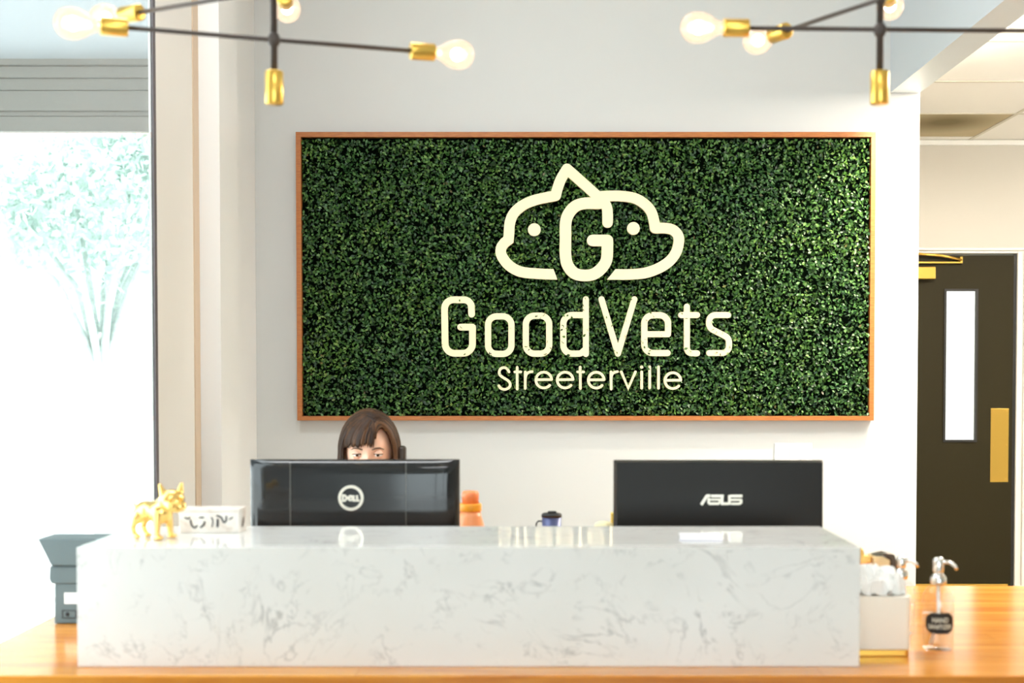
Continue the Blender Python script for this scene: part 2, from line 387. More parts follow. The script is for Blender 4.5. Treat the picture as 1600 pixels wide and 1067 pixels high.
# hall door
YD = YH-.02
dtl = at(1437, 400, YD); dx1 = at(1583, 600, YD).x; dz1 = at(1500, 399, YD).z; dx0 = dx1-.93
dr = struct(empty('door_1', (0, 0, 0)))
lz0 = at(1500, 687, YD).z; lz1 = at(1500, 455, YD).z; lx0 = at(1477, 600, YD).x; lx1 = at(1523, 600, YD).x
lf = MB(); ya, yb = YD-.005, YD+.045
lf.box(dx0, lx0, ya, yb, .01, dz1).box(lx1, dx1, ya, yb, .01, dz1).box(lx0, lx1, ya, yb, .01, lz0).box(lx0, lx1, ya, yb, lz1, dz1)
lf.build('door_leaf', M['door'], dr)
fr = MB(); e = .012
fr.box(lx0-e, lx0, ya-.008, ya, lz0-e, lz1+e).box(lx1, lx1+e, ya-.008, ya, lz0-e, lz1+e).box(lx0, lx1, ya-.008, ya, lz0-e, lz0).box(lx0, lx1, ya-.008, ya, lz1, lz1+e)
fr.build('lite_frame', M['door_edge'], dr)
MB().box(lx0, lx1, YD+.012, YD+.022, lz0, lz1).build('frosted_pane', M['lite'], dr)
jm = MB(); jx = at(1596, 600, YD).x; jz = at(1500, 392, YD).z
jm.box(dx1+.012, jx, YD-.02, YH, 0, jz).box(dx0-.05, dx1+.012, YD-.02, YH, dz1+.01, jz).box(dx0-.05, dx0-.012, YD-.02, YH, 0, dz1+.01)
jm.box(jx, jx+.02, YD-.035, YH, 0, jz+.015).box(dx0-.05, jx, YD-.035, YH, jz, jz+.015)
jm.build('door_frame', M['frame_cream'], dr, bevel=.003)
MB().box(dx1-.004, dx1+.011, YD-.006, YD, 0, dz1+.008).build('door_gap_seal', M['door_edge'], dr)
pz0 = at(1560, 753, YD).z; pz1 = at(1560, 638, YD).z; px0 = at(1547, 700, YD).x; px1 = at(1575, 700, YD).x
pp = MB().box(px0, px1, ya-.003, ya, pz0, pz1).build('push_plate', M['brass'], dr, bevel=.001)
def screws(par, pts):
    for x, z in pts: MB().ell((x, ya-.003, z), (.004, .002, .004), nu=10, nv=6).build('screw', M['brass'], par)
screws(pp, [(x, z) for x in (px0+.012, px1-.012) for z in (pz0+.015, (pz0+pz1)/2, pz1-.015)])
kz = at(1500, 912, YD).z
kp = MB().box(dx0+.02, dx1-.02, ya-.003, ya, .03, kz).build('kick_plate', M['brass'], dr)
screws(kp, [(dx1-.04, kz-.008), (dx1-.20, kz-.008), (dx1-.36, kz-.008), (dx1-.52, kz-.008)])
# closer
cz0 = at(1450, 437, YD).z; cz1 = at(1450, 418, YD).z; cx1 = at(1457, 430, YD).x
cl = MB().box(cx1-.28, cx1, ya-.06, ya, cz0, cz1).build('closer_body', M['brass'], dr, bevel=.004)
tz = at(1450, 412, YD).z; tx = at(1501, 412, YD).x
MB().box(cx1-.30, tx, ya-.03, ya-.006, tz, tz+.008).build('closer_track', M['brass'], dr)
MB().box(tx-.012, tx, ya-.032, ya, tz, tz+.035).build('track_end', M['brass'], dr)
MB().tube([(cx1-.16, ya-.045, tz+.055), (cx1+.04, ya-.04, tz+.040), (tx-.005, ya-.03, tz+.018)], .007).build('closer_arm', M['brass'], dr)

# light switches on the back wall
sx0 = at(1210, 700, YB).x; sx1 = at(1269, 700, YB).x; sz1 = at(1240, 692, YB).z; sz0 = sz1-.114
sw = empty('light_switch_plate', ((sx0+sx1)/2, YB, (sz0+sz1)/2)); tag(sw, 'white three-switch wall plate partly hidden behind the right monitor', 'light switch')
hw = (sx1-sx0)/2
MB().box(-hw, hw, -.006, 0, -.057, .057).build('plate', P('switch_white', (.84, .83, .80), .3), sw, bevel=.002)
for k in (-1, 0, 1):
    MB().box(k*.046-.0165, k*.046+.0165, -.0085, -.006, -.034, .034).build('rocker', P('rocker_white', (.88, .87, .85), .3), sw, bevel=.001)

# ------------------------------------------------------------------ outside
gr = MB().box(-40, XL-.16, -12, 60, -.12, -.02).build('pavement', M['concrete']); struct(gr)
gr2 = MB().box(XL-.16, 14, -12, YF-.13, -.12, -.02).build('ground_street', M['concrete']); struct(gr2)
# street canopy with a slatted fascia, seen through the glass
YCn = 8.2
cz0_ = at(120, 205, YCn).z; cz1_ = at(120, 93, YCn).z
cn = empty('street_canopy', (-4.0, YCn, 0)); tag(cn, 'grey slatted canopy beam outside the tall window on the left', 'canopy')
fb = MB(); fb.box(-6, 2.5, .03, .12, cz0_+.02, cz1_-.01); fb.build('fascia_core', M['canopy'], cn)
h = cz1_-cz0_
for a0, a1, dy in ((0, .20, .0), (.22, .27, .015), (.29, .56, 0), (.58, .73, .01), (.75, .90, 0), (.92, 1.0, -.02)):
    MB().box(-6, 2.5, dy, .05, cz0_+h*a0, cz0_+h*a1).build('fascia_slat', M['canopy'], cn)
MB().box(-6, 2.5, -5.5, .5, cz1_, cz1_+.12).build('canopy_soffit', P('canopy_soffit_paint', (.30, .33, .35), .8), cn)
for xx in (-5.0,): MB().lathe([(.08, 0), (.08, cz0_+.05)], 20).build('canopy_post', M['canopy'], cn, (xx, .25, -.02))
# facade across the street
fc = empty('street_building', (-12, 30, 0)); tag(fc, 'pale office building across the street, washed out behind the tree', 'building')
MB().box(-14, 9, 0, 6, -.1, 5.2).build('wall', M['facade'], fc)
for i in range(9):
    for j in range(2):
        MB().box(-13+i*2.4, -11.4+i*2.4, -.05, .02, .9+j*2.3, 2.4+j*2.3).build('window', M['facade_glass'], fc)
# tree
ty = 13.0; tb = onz(165, 760, -.02) if False else at(160, 700, ty)
tree = empty('street_tree', (tb.x, ty, -.02)); tag(tree, 'slender pale green street tree seen through the left window', 'tree')
tk = MB(); tk.tube([(0, 0, 0), (.02, 0, .9), (0, 0, 1.55), (-.02, 0, 1.9)], [.085, .07, .06, .055], 10)
random.seed(3); tips = []
for k in range(9):
    a = 2*PI*k/9+.4; rr = random.uniform(.5, 1.3); zz = random.uniform(2.7, 3.9)
    p1 = (rr*.3*math.cos(a), rr*.3*math.sin(a), 2.3); p2 = (rr*math.cos(a), rr*math.sin(a), zz)
    tk.tube([(0, 0, 1.5), p1, p2], [.045, .03, .012], 8); tips.append(p2)
tk.build('trunk', M['bark'], tree)
rng = np.random.default_rng(5)
def leaf_cloud(centers, rad, n, size, dirbias=None):
    vs = np.zeros((n*6, 3)); 
    c = centers[rng.integers(0, len(centers), n)] + rng.normal(0, rad, (n, 3))*np.array([1, 1, .62])
    d = rng.normal(0, 1, (n, 3)); d /= np.linalg.norm(d, axis=1)[:, None]
    q = np.cross(d, rng.normal(0, 1, (n, 3))); q /= np.linalg.norm(q, axis=1)[:, None]
    u = np.cross(d, q); s = size*rng.uniform(.7, 1.3, n)[:, None]
    out = [c-d*s, c-d*s*.1+q*s*.45, c+d*s*.1*0+u*s*.12, c-d*s*.1-q*s*.45, c+d*s]
    return np.stack(out, 1)
def leaf_obj(L5, name, mat, parent, fold=True):
    n = len(L5); me = bpy.data.meshes.new(name)
    v = L5.reshape(-1, 3); base = np.arange(n)[:, None]*5
    f = np.concatenate([base+np.array([0, 1, 2]), base+np.array([1, 4, 2]), base+np.array([0, 2, 3]), base+np.array([2, 4, 3])], 1).reshape(-1)
    me.vertices.add(len(v)); me.vertices.foreach_set('co', v.astype(np.float32).ravel())
    nf = n*4; me.loops.add(nf*3); me.loops.foreach_set('vertex_index', f.astype(np.int32))
    me.polygons.add(nf); me.polygons.foreach_set('loop_start', (np.arange(nf)*3).astype(np.int32))
    me.polygons.foreach_set('loop_total', np.full(nf, 3, np.int32))
    me.update(calc_edges=True); me.validate(); me.materials.append(mat)
    o = bpy.data.objects.new(name, me); C.objects.link(o); o.parent = parent; return o
lo = leaf_obj(leaf_cloud(np.array(tips+[(0, 0, 3.5), (-.8, -.2, 3.0), (.7, .1, 3.4)]), .42, 9000, .06), 'foliage', M['tree_leaf'], tree); lo['kind'] = 'stuff'

# ------------------------------------------------------------------ hedge sign
YS = YB-.05            # front plane of the wooden frame
sl = at(463, 400, YS).x; sr = at(1367.5, 400, YS).x; st = at(900, 206, YS).z; sb = at(900, 657, YS).z
il = at(471, 400, YS).x; ir = at(1360, 400, YS).x; it = at(900, 214, YS).z; ib = at(900, 650, YS).z
S = empty('wall_sign', ((sl+sr)/2, YB, sb)); tag(S, 'large wood-framed artificial hedge sign with gold dog and cat logo on the back wall', 'wall sign')
def loc(x, y, z): return (x-S.location.x, y-S.location.y, z-S.location.z)
def sbox(name, x0, x1, y0, y1, z0, z1, mat, bevel=0):
    a = loc(x0, y0, z0); b = loc(x1, y1, z1); return MB().box(a[0], b[0], a[1], b[1], a[2], b[2]).build(name, mat, S, bevel=bevel)
sbox('frame_rail', sl, sr, YS, YB-.001, it, st, M['teak'], .001); sbox('frame_rail', sl, sr, YS, YB-.001, sb, ib, M['teak'], .001)
sbox('frame_stile', sl, il, YS, YB-.001, ib, it, M['teak'], .001); sbox('frame_stile', ir, sr, YS, YB-.001, ib, it, M['teak'], .001)
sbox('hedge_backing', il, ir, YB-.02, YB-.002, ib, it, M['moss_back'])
# leaves
n = 40000
YM = YB-.032
cx_ = rng.uniform(il+.004, ir-.004, n); cz_ = rng.uniform(ib+.002, it-.010, n)
# sparser, deeper gaps here and there
def bumpy(x, z): return .5+.25*np.sin(x*9+np.sin(z*7)*2)+.25*np.sin(z*13+np.sin(x*11)*2)
dep = rng.uniform(0, 1, n)
cy_ = YM + (dep-.5)*.036 - .006*bumpy(cx_, cz_)
d = rng.normal(0, 1, (n, 3))*np.array([1, .45, 1]); d /= np.linalg.norm(d, axis=1)[:, None]
nrm = np.stack([rng.normal(0, .8, n), -np.ones(n), rng.normal(.25, .8, n)], 1); q = np.cross(d, nrm); q /= np.linalg.norm(q, axis=1)[:, None]
u = np.cross(q, d); s = rng.uniform(.0062, .0100, n)[:, None]
# some leaves creep in front of the lettering
k_ = 420; a_ = at(688, 610, YS); b_ = at(1145, 465, YS)
cx_[:k_] = rng.uniform(a_.x, b_.x, k_); cz_[:k_] = rng.uniform(a_.z, b_.z, k_); cy_[:k_] = YB-rng.uniform(.060, .069, k_)
c3 = np.stack([cx_, cy_, cz_], 1) - np.array(S.location)
L5 = np.stack([c3-d*s, c3-d*s*.05+q*s*.62, c3-u*s*.16, c3-d*s*.05-q*s*.62, c3+d*s], 1)
hg = leaf_obj(L5, 'hedge_foliage', M['leaf'], S); hg['kind'] = 'stuff'
# longer sprigs that break the edge lines
for k in range(0): pass

# stroke lettering -------------------------------------------------
def fillet(pts, closed=False, n=8):
    out = []; m = len(pts)
    for i, p in enumerate(pts):
        x, z = p[0], p[1]; r = p[2] if len(p) > 2 else 0
        if r == 0 or (not closed and i in (0, m-1)): out.append((x, z)); continue
        a = Vector(pts[i-1][:2]); b = Vector((x, z)); c = Vector(pts[(i+1) % m][:2])
        d1 = (a-b).normalized(); d2 = (c-b).normalized(); ang = d1.angle(d2); tl = min(r/math.tan(ang/2), (a-b).length*.5 if True else 9, (c-b).length*.5) if ang < 3.1 else 0
        if tl == 0: out.append((x, z)); continue
        p0 = b+d1*tl; p1 = b+d2*tl; rr = tl*math.tan(ang/2); cen = b+(d1+d2).normalized()*(rr/math.sin(ang/2))
        a0 = math.atan2(p0.y-cen.y, p0.x-cen.x); a1 = math.atan2(p1.y-cen.y, p1.x-cen.x); da = (a1-a0+PI) % (2*PI)-PI
        for k in range(n+1): out.append((cen.x+rr*math.cos(a0+da*k/n), cen.y+rr*math.sin(a0+da*k/n)))
    return out
def spline(pts, n=6, closed=False):
    P_ = [Vector(p[:2]) for p in pts]; out = []; m = len(P_)
    for i in range(m if closed else m-1):
        g = lambda k: P_[k % m] if closed else P_[max(0, min(m-1, k))]
        p0, p1, p2, p3 = g(i-1), g(i), g(i+1), g(i+2)
        for k in range(n):
            t_ = k/n; out.append(tuple(.5*((2*p1)+(p2-p0)*t_+(2*p0-5*p1+4*p2-p3)*t_**2+(3*p1-p0-3*p2+p3)*t_**3)))
    if not closed: out.append(tuple(P_[-1]))
    return out
def ribbon(mb, pts, wd, tf, y0, y1, closed=False, caps=(True, True)):
    """stroke of width wd (2-D units) along pts; tf maps 2-D to (x, z) of the face plane"""
    P_ = [Vector(p) for p in pts]
    P_ = [p for i, p in enumerate(P_) if i == 0 or (p-P_[i-1]).length > 1e-5]
    if closed and (P_[0]-P_[-1]).length < 1e-5: P_.pop()
    m = len(P_); Lf = []; Rt = []
    for i, p in enumerate(P_):
        a = P_[i-1] if (i or closed) else None; b = P_[(i+1) % m] if (i < m-1 or closed) else None
        d1 = (p-a).normalized() if a is not None else (b-p).normalized(); d2 = (b-p).normalized() if b is not None else d1
        t_ = (d1+d2); t_ = t_.normalized() if t_.length > 1e-6 else d1
        nn = Vector((-t_.y, t_.x)); k = 1/max(.55, nn.dot(Vector((-d1.y, d1.x))))
        Lf.append(p+nn*wd/2*k); Rt.append(p-nn*wd/2*k)
    def cap(c, d, n_=8):    # half disc at c facing d
        a0 = math.atan2(d.y, d.x)-PI/2
        return [c+Vector((math.cos(a0+PI*k/n_), math.sin(a0+PI*k/n_)))*wd/2 for k in range(1, n_)]
    vs = []; fs = []
    for a, b in zip(Lf, Rt): vs += [a, b]
    nq = m if closed else m-1
    f2 = [(2*i, 2*((i+1) % m), 2*((i+1) % m)+1, 2*i+1) for i in range(nq)]
    edges = [(2*i, 2*((i+1) % m)) for i in range(nq)] + [(2*((i+1) % m)+1, 2*i+1) for i in range(nq)]
    if not closed:
        for end, c, d in ((0, P_[0], (P_[0]-P_[1]).normalized()), (1, P_[-1], (P_[-1]-P_[-2]).normalized())):
            if caps[end]:
                cp = cap(c, d); o = len(vs); vs += cp
                a_, b_ = (0, 1) if end == 0 else (2*(m-1)+1, 2*(m-1))
                ring = [a_] + list(range(o, o+len(cp))) + [b_]
                f2.append(tuple(ring)); edges += [(ring[i+1], ring[i]) for i in range(len(ring)-1)]
            else:
                edges.append((1, 0) if end == 0 else (2*(m-1), 2*(m-1)+1))
    xz = [tf(v.x, v.y) for v in vs]; N_ = len(xz)
    V3 = [(x, y0, z) for x, z in xz] + [(x, y1, z) for x, z in xz]
    mb.add(V3, f2 + [tuple(i+N_ for i in reversed(f)) for f in f2] + [(a, b, b+N_, a+N_) for a, b in edges])
def disc(mb, c, r, tf, y0, y1, n_=28):
    pl = [tf(c[0]+r*math.cos(2*PI*k/n_), c[1]+r*math.sin(2*PI*k/n_)) for k in range(n_)]
    mb.prism(pl[::-1] if False else pl, y0, y1)
def fix(o):
    import bmesh
    b = bmesh.new(); b.from_mesh(o.data); bmesh.ops.recalc_face_normals(b, faces=b.faces[:]); b.to_mesh(o.data); b.free(); return o

YLt = YB-.066; YL1 = YB-.045
def plane_tf(scale, ox, oy):
    def tf(a, b):
        p = at(ox+a/scale, oy+b/scale, YLt); q = loc(p.x, 0, p.z); return (q[0], q[2])
    return tf
tl = plane_tf(2.602, 660, 230); t3 = plane_tf(5.335, 660, 440); t4 = plane_tf(5.335, 900, 440)
fy, by = YLt-YB, YL1-YB
def sign_part(name, label, strokes, dz=0):
    mb = MB()
    for i, (kind, pts, wd, tf, closed, caps) in enumerate(strokes):
        o = -.0002*i - dz
        if kind == 'poly': mb.prism([tf(*p) for p in pts], fy+o, by)
        elif kind == 'disc': disc(mb, pts, wd, tf, fy+o, by)
        else: ribbon(mb, pts, wd, tf, fy+o, by, closed, caps)
    ob = fix(mb.build(name, M['letters'], S)); 
    if label: ob['label'] = label
    return ob
FC = (True, True)
cat_pts = spline([(526, 516.5), (470, 514), (400, 506), (352, 480), (322, 440), (320, 410), (334, 388)], 6) + \
          spline([(350, 376), (352, 350), (356, 305), (372, 268), (405, 238), (450, 217), (500, 205), (542, 197)], 6)
ear_l = spline([(542, 197), (548, 172), (562, 132), (588, 88)], 6)
ear_pts = spline([(588, 88), (624, 120), (672, 163), (715, 202), (738, 224), (750, 245), (753, 272), (753, 306)], 6)
sign_part('logo_cat_outline', 'gold cat face outline with one pointed ear', [
    ('r', cat_pts, 43, tl, False, (False, False)), ('r', ear_pts, 43, tl, False, (True, True)), ('r', ear_l, 43, tl, False, (False, True)),
    ('poly', [(524, 495), (533, 495), (549, 538), (524, 538)], 0, tl, 0, 0), ('disc', (348, 376), 21, tl, 0, 0), ('disc', (542, 197), 21, tl, 0, 0)])
g_pts = spline([(718, 228), (660, 228), (622, 240), (596, 268), (583, 305), (582, 370), (582, 440), (592, 482), (618, 512), (655, 521), (695, 516), (728, 492), (748, 460), (752, 425)], 6)
g_pts += [(752, 379)]
sign_part('logo_letter_g', None, [('r', g_pts, 47, tl, False, FC), ('disc', (752, 379), 23.5, tl, 0, 0), ('r', [(752, 379), (692, 379)], 47, tl, False, (False, True))], .0012)
dog_pts = spline([(722, 200), (765, 198), (815, 199), (865, 208), (905, 232), (930, 262), (942, 300), (946, 329)], 6)
dog2 = spline([(946, 329), (990, 329), (1020, 337), (1040, 360), (1042, 390), (1030, 430), (1002, 465), (960, 492), (905, 511), (840, 517), (790, 517)], 6)
sign_part('logo_dog_outline', 'gold dog face outline with a rounded muzzle', [
    ('r', dog_pts, 43, tl, False, (True, False)), ('r', dog2, 43, tl, False, (False, False)), ('poly', [(792, 495.5), (785, 495.5), (750, 538.5), (792, 538.5)], 0, tl, 0, 0), ('disc', (946, 329), 21, tl, 0, 0)], .0006)
sign_part('logo_eye', None, [('disc', (455, 335), 26, tl, 0, 0)]); sign_part('logo_eye', None, [('disc', (858, 330), 26, tl, 0, 0)])
W3 = 54
R_ = lambda p, tf, w_=W3, closed=False, caps=FC: ('r', fillet(p, closed), w_, tf, closed, caps)
sign_part('sign_letter', 'gold capital G starting the big word', [R_([(410, 270), (406, 151, 75), (183, 151, 75), (190, 597, 80), (417, 597, 80), (417, 379)], t3, 56), R_([(417, 379), (318, 379)], t3, 56)])
sign_part('sign_letter', None, [R_([(547, 289, 72), (742, 289, 72), (742, 602, 72), (547, 602, 72)], t3, 52, True)])
sign_part('sign_letter', None, [R_([(862, 284, 72), (1057, 284, 72), (1057, 600, 72), (862, 600, 72)], t3, 52, True)])
sign_part('sign_letter', None, [R_([(1363, 278), (1175, 278, 72), (1175, 600, 72), (1320, 600, 50), (1363, 560)], t3, 52), R_([(1363, 146), (1363, 603)], t3, 50)])
sign_part('sign_letter', 'gold capital V in the big word', [R_([(213, 146), (350, 600)], t4, 50), R_([(487, 146), (350, 600)], t4, 50)])
sign_part('sign_letter', None, [R_([(764, 595), (570, 595, 72), (570, 279, 72), (768, 279, 72), (768, 425)], t4, 52), R_([(768, 438), (596, 438)], t4, 50, caps=(True, False))])
sign_part('sign_letter', None, [R_([(925, 208), (925, 596, 80), (1010, 597)], t4, 50), R_([(878, 278), (1010, 278)], t4, 50)])
sign_part('sign_letter', None, [R_([(1268, 278), (1110, 278, 60), (1110, 385, 60), (1276, 470, 60), (1276, 595, 60), (1112, 595)], t4, 50)])
w5 = 22
def arc(cx, cy, r, a0, a1, n_=22): return [(cx+r*math.cos(math.radians(a0+(a1-a0)*k/n_)), cy+r*math.sin(math.radians(a0+(a1-a0)*k/n_))) for k in range(n_+1)]
def ee(cx, cy, r, tf): return [('r', [(cx-r, cy-2), (cx+r, cy-4)], w5, tf, False, (False, False)), ('r', arc(cx, cy, r, -4, -318), w5, tf, False, FC)]
L_ = lambda p, tf: ('r', p, w5, tf, False, FC)
sl_ = lambda s_: sign_part('small_sign_letter', None, s_)
sl_([L_(spline([(722, 752), (705, 726), (680, 716), (652, 726), (640, 755), (650, 782), (682, 805), (715, 826), (732, 855), (722, 882), (690, 898), (655, 890), (637, 868)], 5), t3)])
sl_([L_([(790, 714), (790, 895)], t3), L_([(770, 752), (820, 752)], t3)])
sl_([L_([(857, 752), (857, 890)], t3), L_(spline([(857, 810), (866, 775), (886, 756), (915, 750)], 5), t3)])
sl_(ee(1012, 820, 66, t3)); sl_(ee(1190, 820, 66, t3))
sl_([L_([(35, 712), (37, 890)], t4), L_([(14, 752), (64, 752)], t4)])
sl_(ee(169, 821, 66, t4))
sl_([L_([(292, 752), (294, 895)], t4), L_(spline([(292, 810), (300, 775), (320, 756), (346, 750)], 5), t4)])
sl_([L_([(378, 752), (436, 888), (496, 752)], t4)])
sl_([L_([(548, 752), (548, 888)], t4), ('disc', (548, 712), 13, t4, 0, 0)])
sl_([L_([(615, 710), (615, 888)], t4)]); sl_([L_([(688, 710), (688, 888)], t4)])
sl_(ee(808, 825, 66, t4))

# ------------------------------------------------------------------ counter
ZW = .881; ZM = 1.118
yw0 = onz(800, 1056, ZW).y; yw1 = onz(1500, 915, ZW).y
ct = empty('reception_counter', (1.0, yw0, 0)); tag(ct, 'long orange-brown wooden reception counter beneath the marble ledge', 'counter')
def cbox(name, x0, x1, y0_, y1_, z0, z1, mat, **k): return MB().box(x0-1.0, x1-1.0, y0_-yw0, y1_-yw0, z0, z1).build(name, mat, ct, **k)
cbox('worktop', XL+.006, 3.0, yw0, yw1, ZW-.045, ZW, M['worktop'], bevel=.004)
cbox('front_panel', XL+.02, 2.98, yw0+.04, yw0+.06, 0, ZW-.045, M['worktop'])
cbox('end_panel', 2.96, 2.98, yw0+.06, yw1-.02, 0, ZW-.045, M['worktop'])
cbox('support_panel', XL+.02, XL+.045, yw0+.06, yw1-.02, 0, ZW-.045, M['worktop'])
ym0 = onz(730, 855, ZM).y; ym1 = onz(900, 822, ZM).y
ml = at(120.5, 950, ym0).x; mr = at(1343.5, 950, ym0).x
ld = empty('marble_ledge', ((ml+mr)/2, ym0, ZW)); tag(ld, 'raised white veined marble transaction ledge across the middle of the counter', 'ledge')
hw = (mr-ml)/2; dd = ym1-ym0; hh = ZM-ZW
MB().box(-hw, hw, 0, .03, 0, hh-.0005).build('front_slab', M['marble'], ld, bevel=.0012)
MB().box(-hw, hw, .0305, dd, hh-.03, hh).build('top_slab', M['marble'], ld, bevel=.0012)
for k in (-1, 1): MB().box(*sorted((k*hw, k*(hw-.03))), .0305, dd, 0, hh-.0305).build('side_slab', M['marble'], ld)

# ------------------------------------------------------------------ monitors
def monitor(name, label, p0, p1, ptop, Y, glossy):
    a = at(p0, ptop, Y); b = at(p1, ptop, Y); Wd = b.x-a.x; ht = Wd*.60; zt_ = a.z; zb = zt_-ht
    t = empty(name, ((a.x+b.x)/2, Y, ZW)); tag(t, label, 'monitor'); w2 = Wd/2; z0, z1 = zb-ZW, zt_-ZW
    bz = MB(); bz.box(-w2, w2, .030, .045, z0, z1); bz.build('screen_bezel', M['bezel'], t, bevel=.002)
    MB().box(-w2+.012, w2-.012, .045, .046, z0+.015, z1-.012).build('screen', M['lcd_black'], t)
    i = .022 if glossy else .006
    mt = M['lcd_black'] if glossy else M['satin_black']
    bk = MB(); f_ = [(-w2, z0), (w2, z0), (w2, z1), (-w2, z1)]; g2 = [(-w2+i, z0+i), (w2-i, z0+i), (w2-i, z1-.004), (-w2+i, z1-.004)]
    yy = .004
    if glossy:
        # curved shell bulging toward the room
        n_ = 24; m_ = 14; vs = []; 
        for j in range(m_+1):
            for k in range(n_+1):
                u_ = k/n_*2-1; v_ = j/m_*2-1
                uu = math.copysign(1-(1-abs(u_))**1.6, u_); vv = math.copysign(1-(1-abs(v_))**1.6, v_)
                dpt = .030 - .026*(1-abs(uu)**10)**.5*(1-abs(vv)**10)**.5 
                vs.append((uu*w2, dpt, z0+(vv+1)/2*(z1-z0)))
        fs = [(j*(n_+1)+k, j*(n_+1)+k+1, (j+1)*(n_+1)+k+1, (j+1)*(n_+1)+k) for j in range(m_) for k in range(n_)]
        bk.add(vs, fs, True); bk.build('back_shell', mt, t)
        for xx in (at(453, 760, Y).x-t.location.x, at(634, 760, Y).x-t.location.x):
            sm = MB(); sm.box(xx-.0006, xx+.0006, .0025, .006, z0+.03, z1-.006)
            sm.build('shell_seam', P('seam_grey', (.15, .15, .13), .3), t)
    else:
        bk.add([(x, .030, z) for x, z in f_] + [(x, yy, z) for x, z in g2], [(0, 1, 5, 4), (1, 2, 6, 5), (2, 3, 7, 6), (3, 0, 4, 7), (4, 5, 6, 7)])
        bk.build('back_shell', mt, t, bevel=.002)
    zs = (z0+z1)/2
    MB().box(-.03, .03, .046 if False else -.012, .004, .012, zs-.06).build('stand_neck', M['bezel'], t, bevel=.003)
    MB().lathe([(.11, 0), (.11, .008), (.10, .012)], 40).build('stand_base', M['bezel'], t, (0, .03, 0))
    return t, z0, z1
YMn = 3.345
mA, z0, z1 = monitor('computer_monitor', 'glossy black monitor back with round silver DELL badge, on the left', 387, 717, 719, YMn, True)
def mon_tf(par, scale, ox, oy, yy):
    def tf(a, b):
        p = at(ox+a/scale, oy+b/scale, yy); return (p.x-par.location.x, p.z-par.location.z)
    return tf
tfd = mon_tf(mA, 16, 500, 750, YMn+.002)
mb = MB(); ribbon(mb, arc(772, 447, 283, 0, 360, 56)[:-1], 68, tfd, .0005, .004, True)
bd = fix(mb.build('badge_ring', M['silver'], mA)); 
mb = MB(); wl = 48
ribbon(mb, fillet([(570, 382), (570, 520), (625, 515, 30), (672, 450, 40), (625, 385, 30)], True), wl, tfd, .0008, .004, True)
e_ = [(742, 385), (720, 420), (690, 450), (720, 485), (742, 515)]
ribbon(mb, arc(760, 450, 55, -30, -330, 20), 42, tfd, .0006, .004); ribbon(mb, [(710, 455), (800, 435)], 30, tfd, .0004, .004)
ribbon(mb, [(840, 382), (840, 512), (890, 512)], wl, tfd, .0002, .004, caps=(False, False)); ribbon(mb, [(925, 382), (925, 512), (985, 512)], wl, tfd, 0, .004, caps=(False, False))
fix(mb.build('badge_lettering', M['silver'], mA))
mB, z0, z1 = monitor('computer_monitor', 'satin black monitor back with silver ASUS lettering, on the right', 960, 1290, 720, YMn+.004, False)
tfa = mon_tf(mB, 16, 1080, 760, YMn+.004)
mb = MB(); wl = 62
R2 = lambda p, o, w_=wl, caps=(False, False): ribbon(mb, fillet(p), w_, tfa, -.0002*o+.002, .0055, False, caps)
R2([(255, 462), (395, 236, 20), (480, 236)], 0, 72)
R2([(440, 290), (440, 430)], 1, 60); R2([(440, 430), (700, 430)], 2, 62); R2([(500, 240), (815, 240)], 3, 66); R2([(450, 330), (740, 330)], 4, 44); R2([(775, 240), (775, 432), (945, 432)], 5, 62)
R2([(700, 335), (720, 430)], 6, 40); R2([(958, 220), (958, 455)], 7, 62); R2([(1280, 240), (975, 240)], 8, 66)
R2([(990, 335), (1250, 335)], 9, 52); R2([(1250, 320), (1250, 405, 20), (1200, 432), (1000, 432)], 10, 58)
fix(mb.build('badge_lettering', M['silver'], mB))

# ------------------------------------------------------------------ small things behind the ledge
p = at(735, 766, 3.62)
bt = empty('water_bottle', (p.x, 3.62, ZW)); tag(bt, 'orange water bottle with amber neck band right of the left monitor', 'bottle')
H = p.z-ZW
MB().lathe([(.0, 0), (.040, 0), (.043, .006), (.043, .10), (.040, H-.115), (.030, H-.065), (.026, H-.052)][0:1]+[(.040, 0), (.043, .006), (.043, .10), (.040, H-.105), (.029, H-.068), (.0262, H-.054), (.0, H-.054)], 32).build('body', M['orange_light'], bt)
MB().lathe([(.0, H-.0535), (.029, H-.0535), (.029, H-.034), (.0, H-.034)], 32).build('neck_band', M['amber'], bt, bevel=.002)
MB().lathe([(.0, H-.0335), (.0215, H-.0335), (.022, H-.008), (.019, H-.002), (.0, H)], 32).build('cap', M['orange'], bt)
MB().box(-.033, -.027, -.006, .006, H-.066, H-.026).build('carry_loop', M['amber'], bt, bevel=.002)
p = at(862, 801, 3.66); H = p.z-ZW
tm = empty('travel_mug', (p.x, 3.66, ZW)); tag(tm, 'navy blue travel mug with black lid and wire handle between the monitors', 'mug')
MB().lathe([(0, 0), (.021, 0), (.0225, .004), (.0255, H-.011), (0, H-.011)], 32).build('body', M['navy'], tm)
MB().lathe([(0, H-.0108), (.0265, H-.0108), (.0265, H-.004), (.023, H-.001), (0, H-.001)], 32).build('lid', M['black'], tm)
MB().box(-.010, .012, -.008, .008, H-.001, H+.004).build('lid_slider', M['black'], tm, bevel=.001)
MB().tube(spline([], 1) if False else [(-.024, 0, H-.022), (-.035, 0, H-.022), (-.040, 0, H-.028), (-.041, 0, H-.060), (-.036, 0, H-.070), (-.023, 0, H-.072)], .0022, 8).build('handle', M['black'], tm)
p = at(957, 801, 3.45); H = p.z-ZW
o = MB().box(-.004, .05, -.01, .014, 0, H).build('document_binder', M['yellow'], None, (p.x, 3.45, ZW), bevel=.002); tag(o, 'yellow upright binder peeking out left of the right monitor', 'binder')
p = at(944, 816, 3.30); H = p.z-ZW
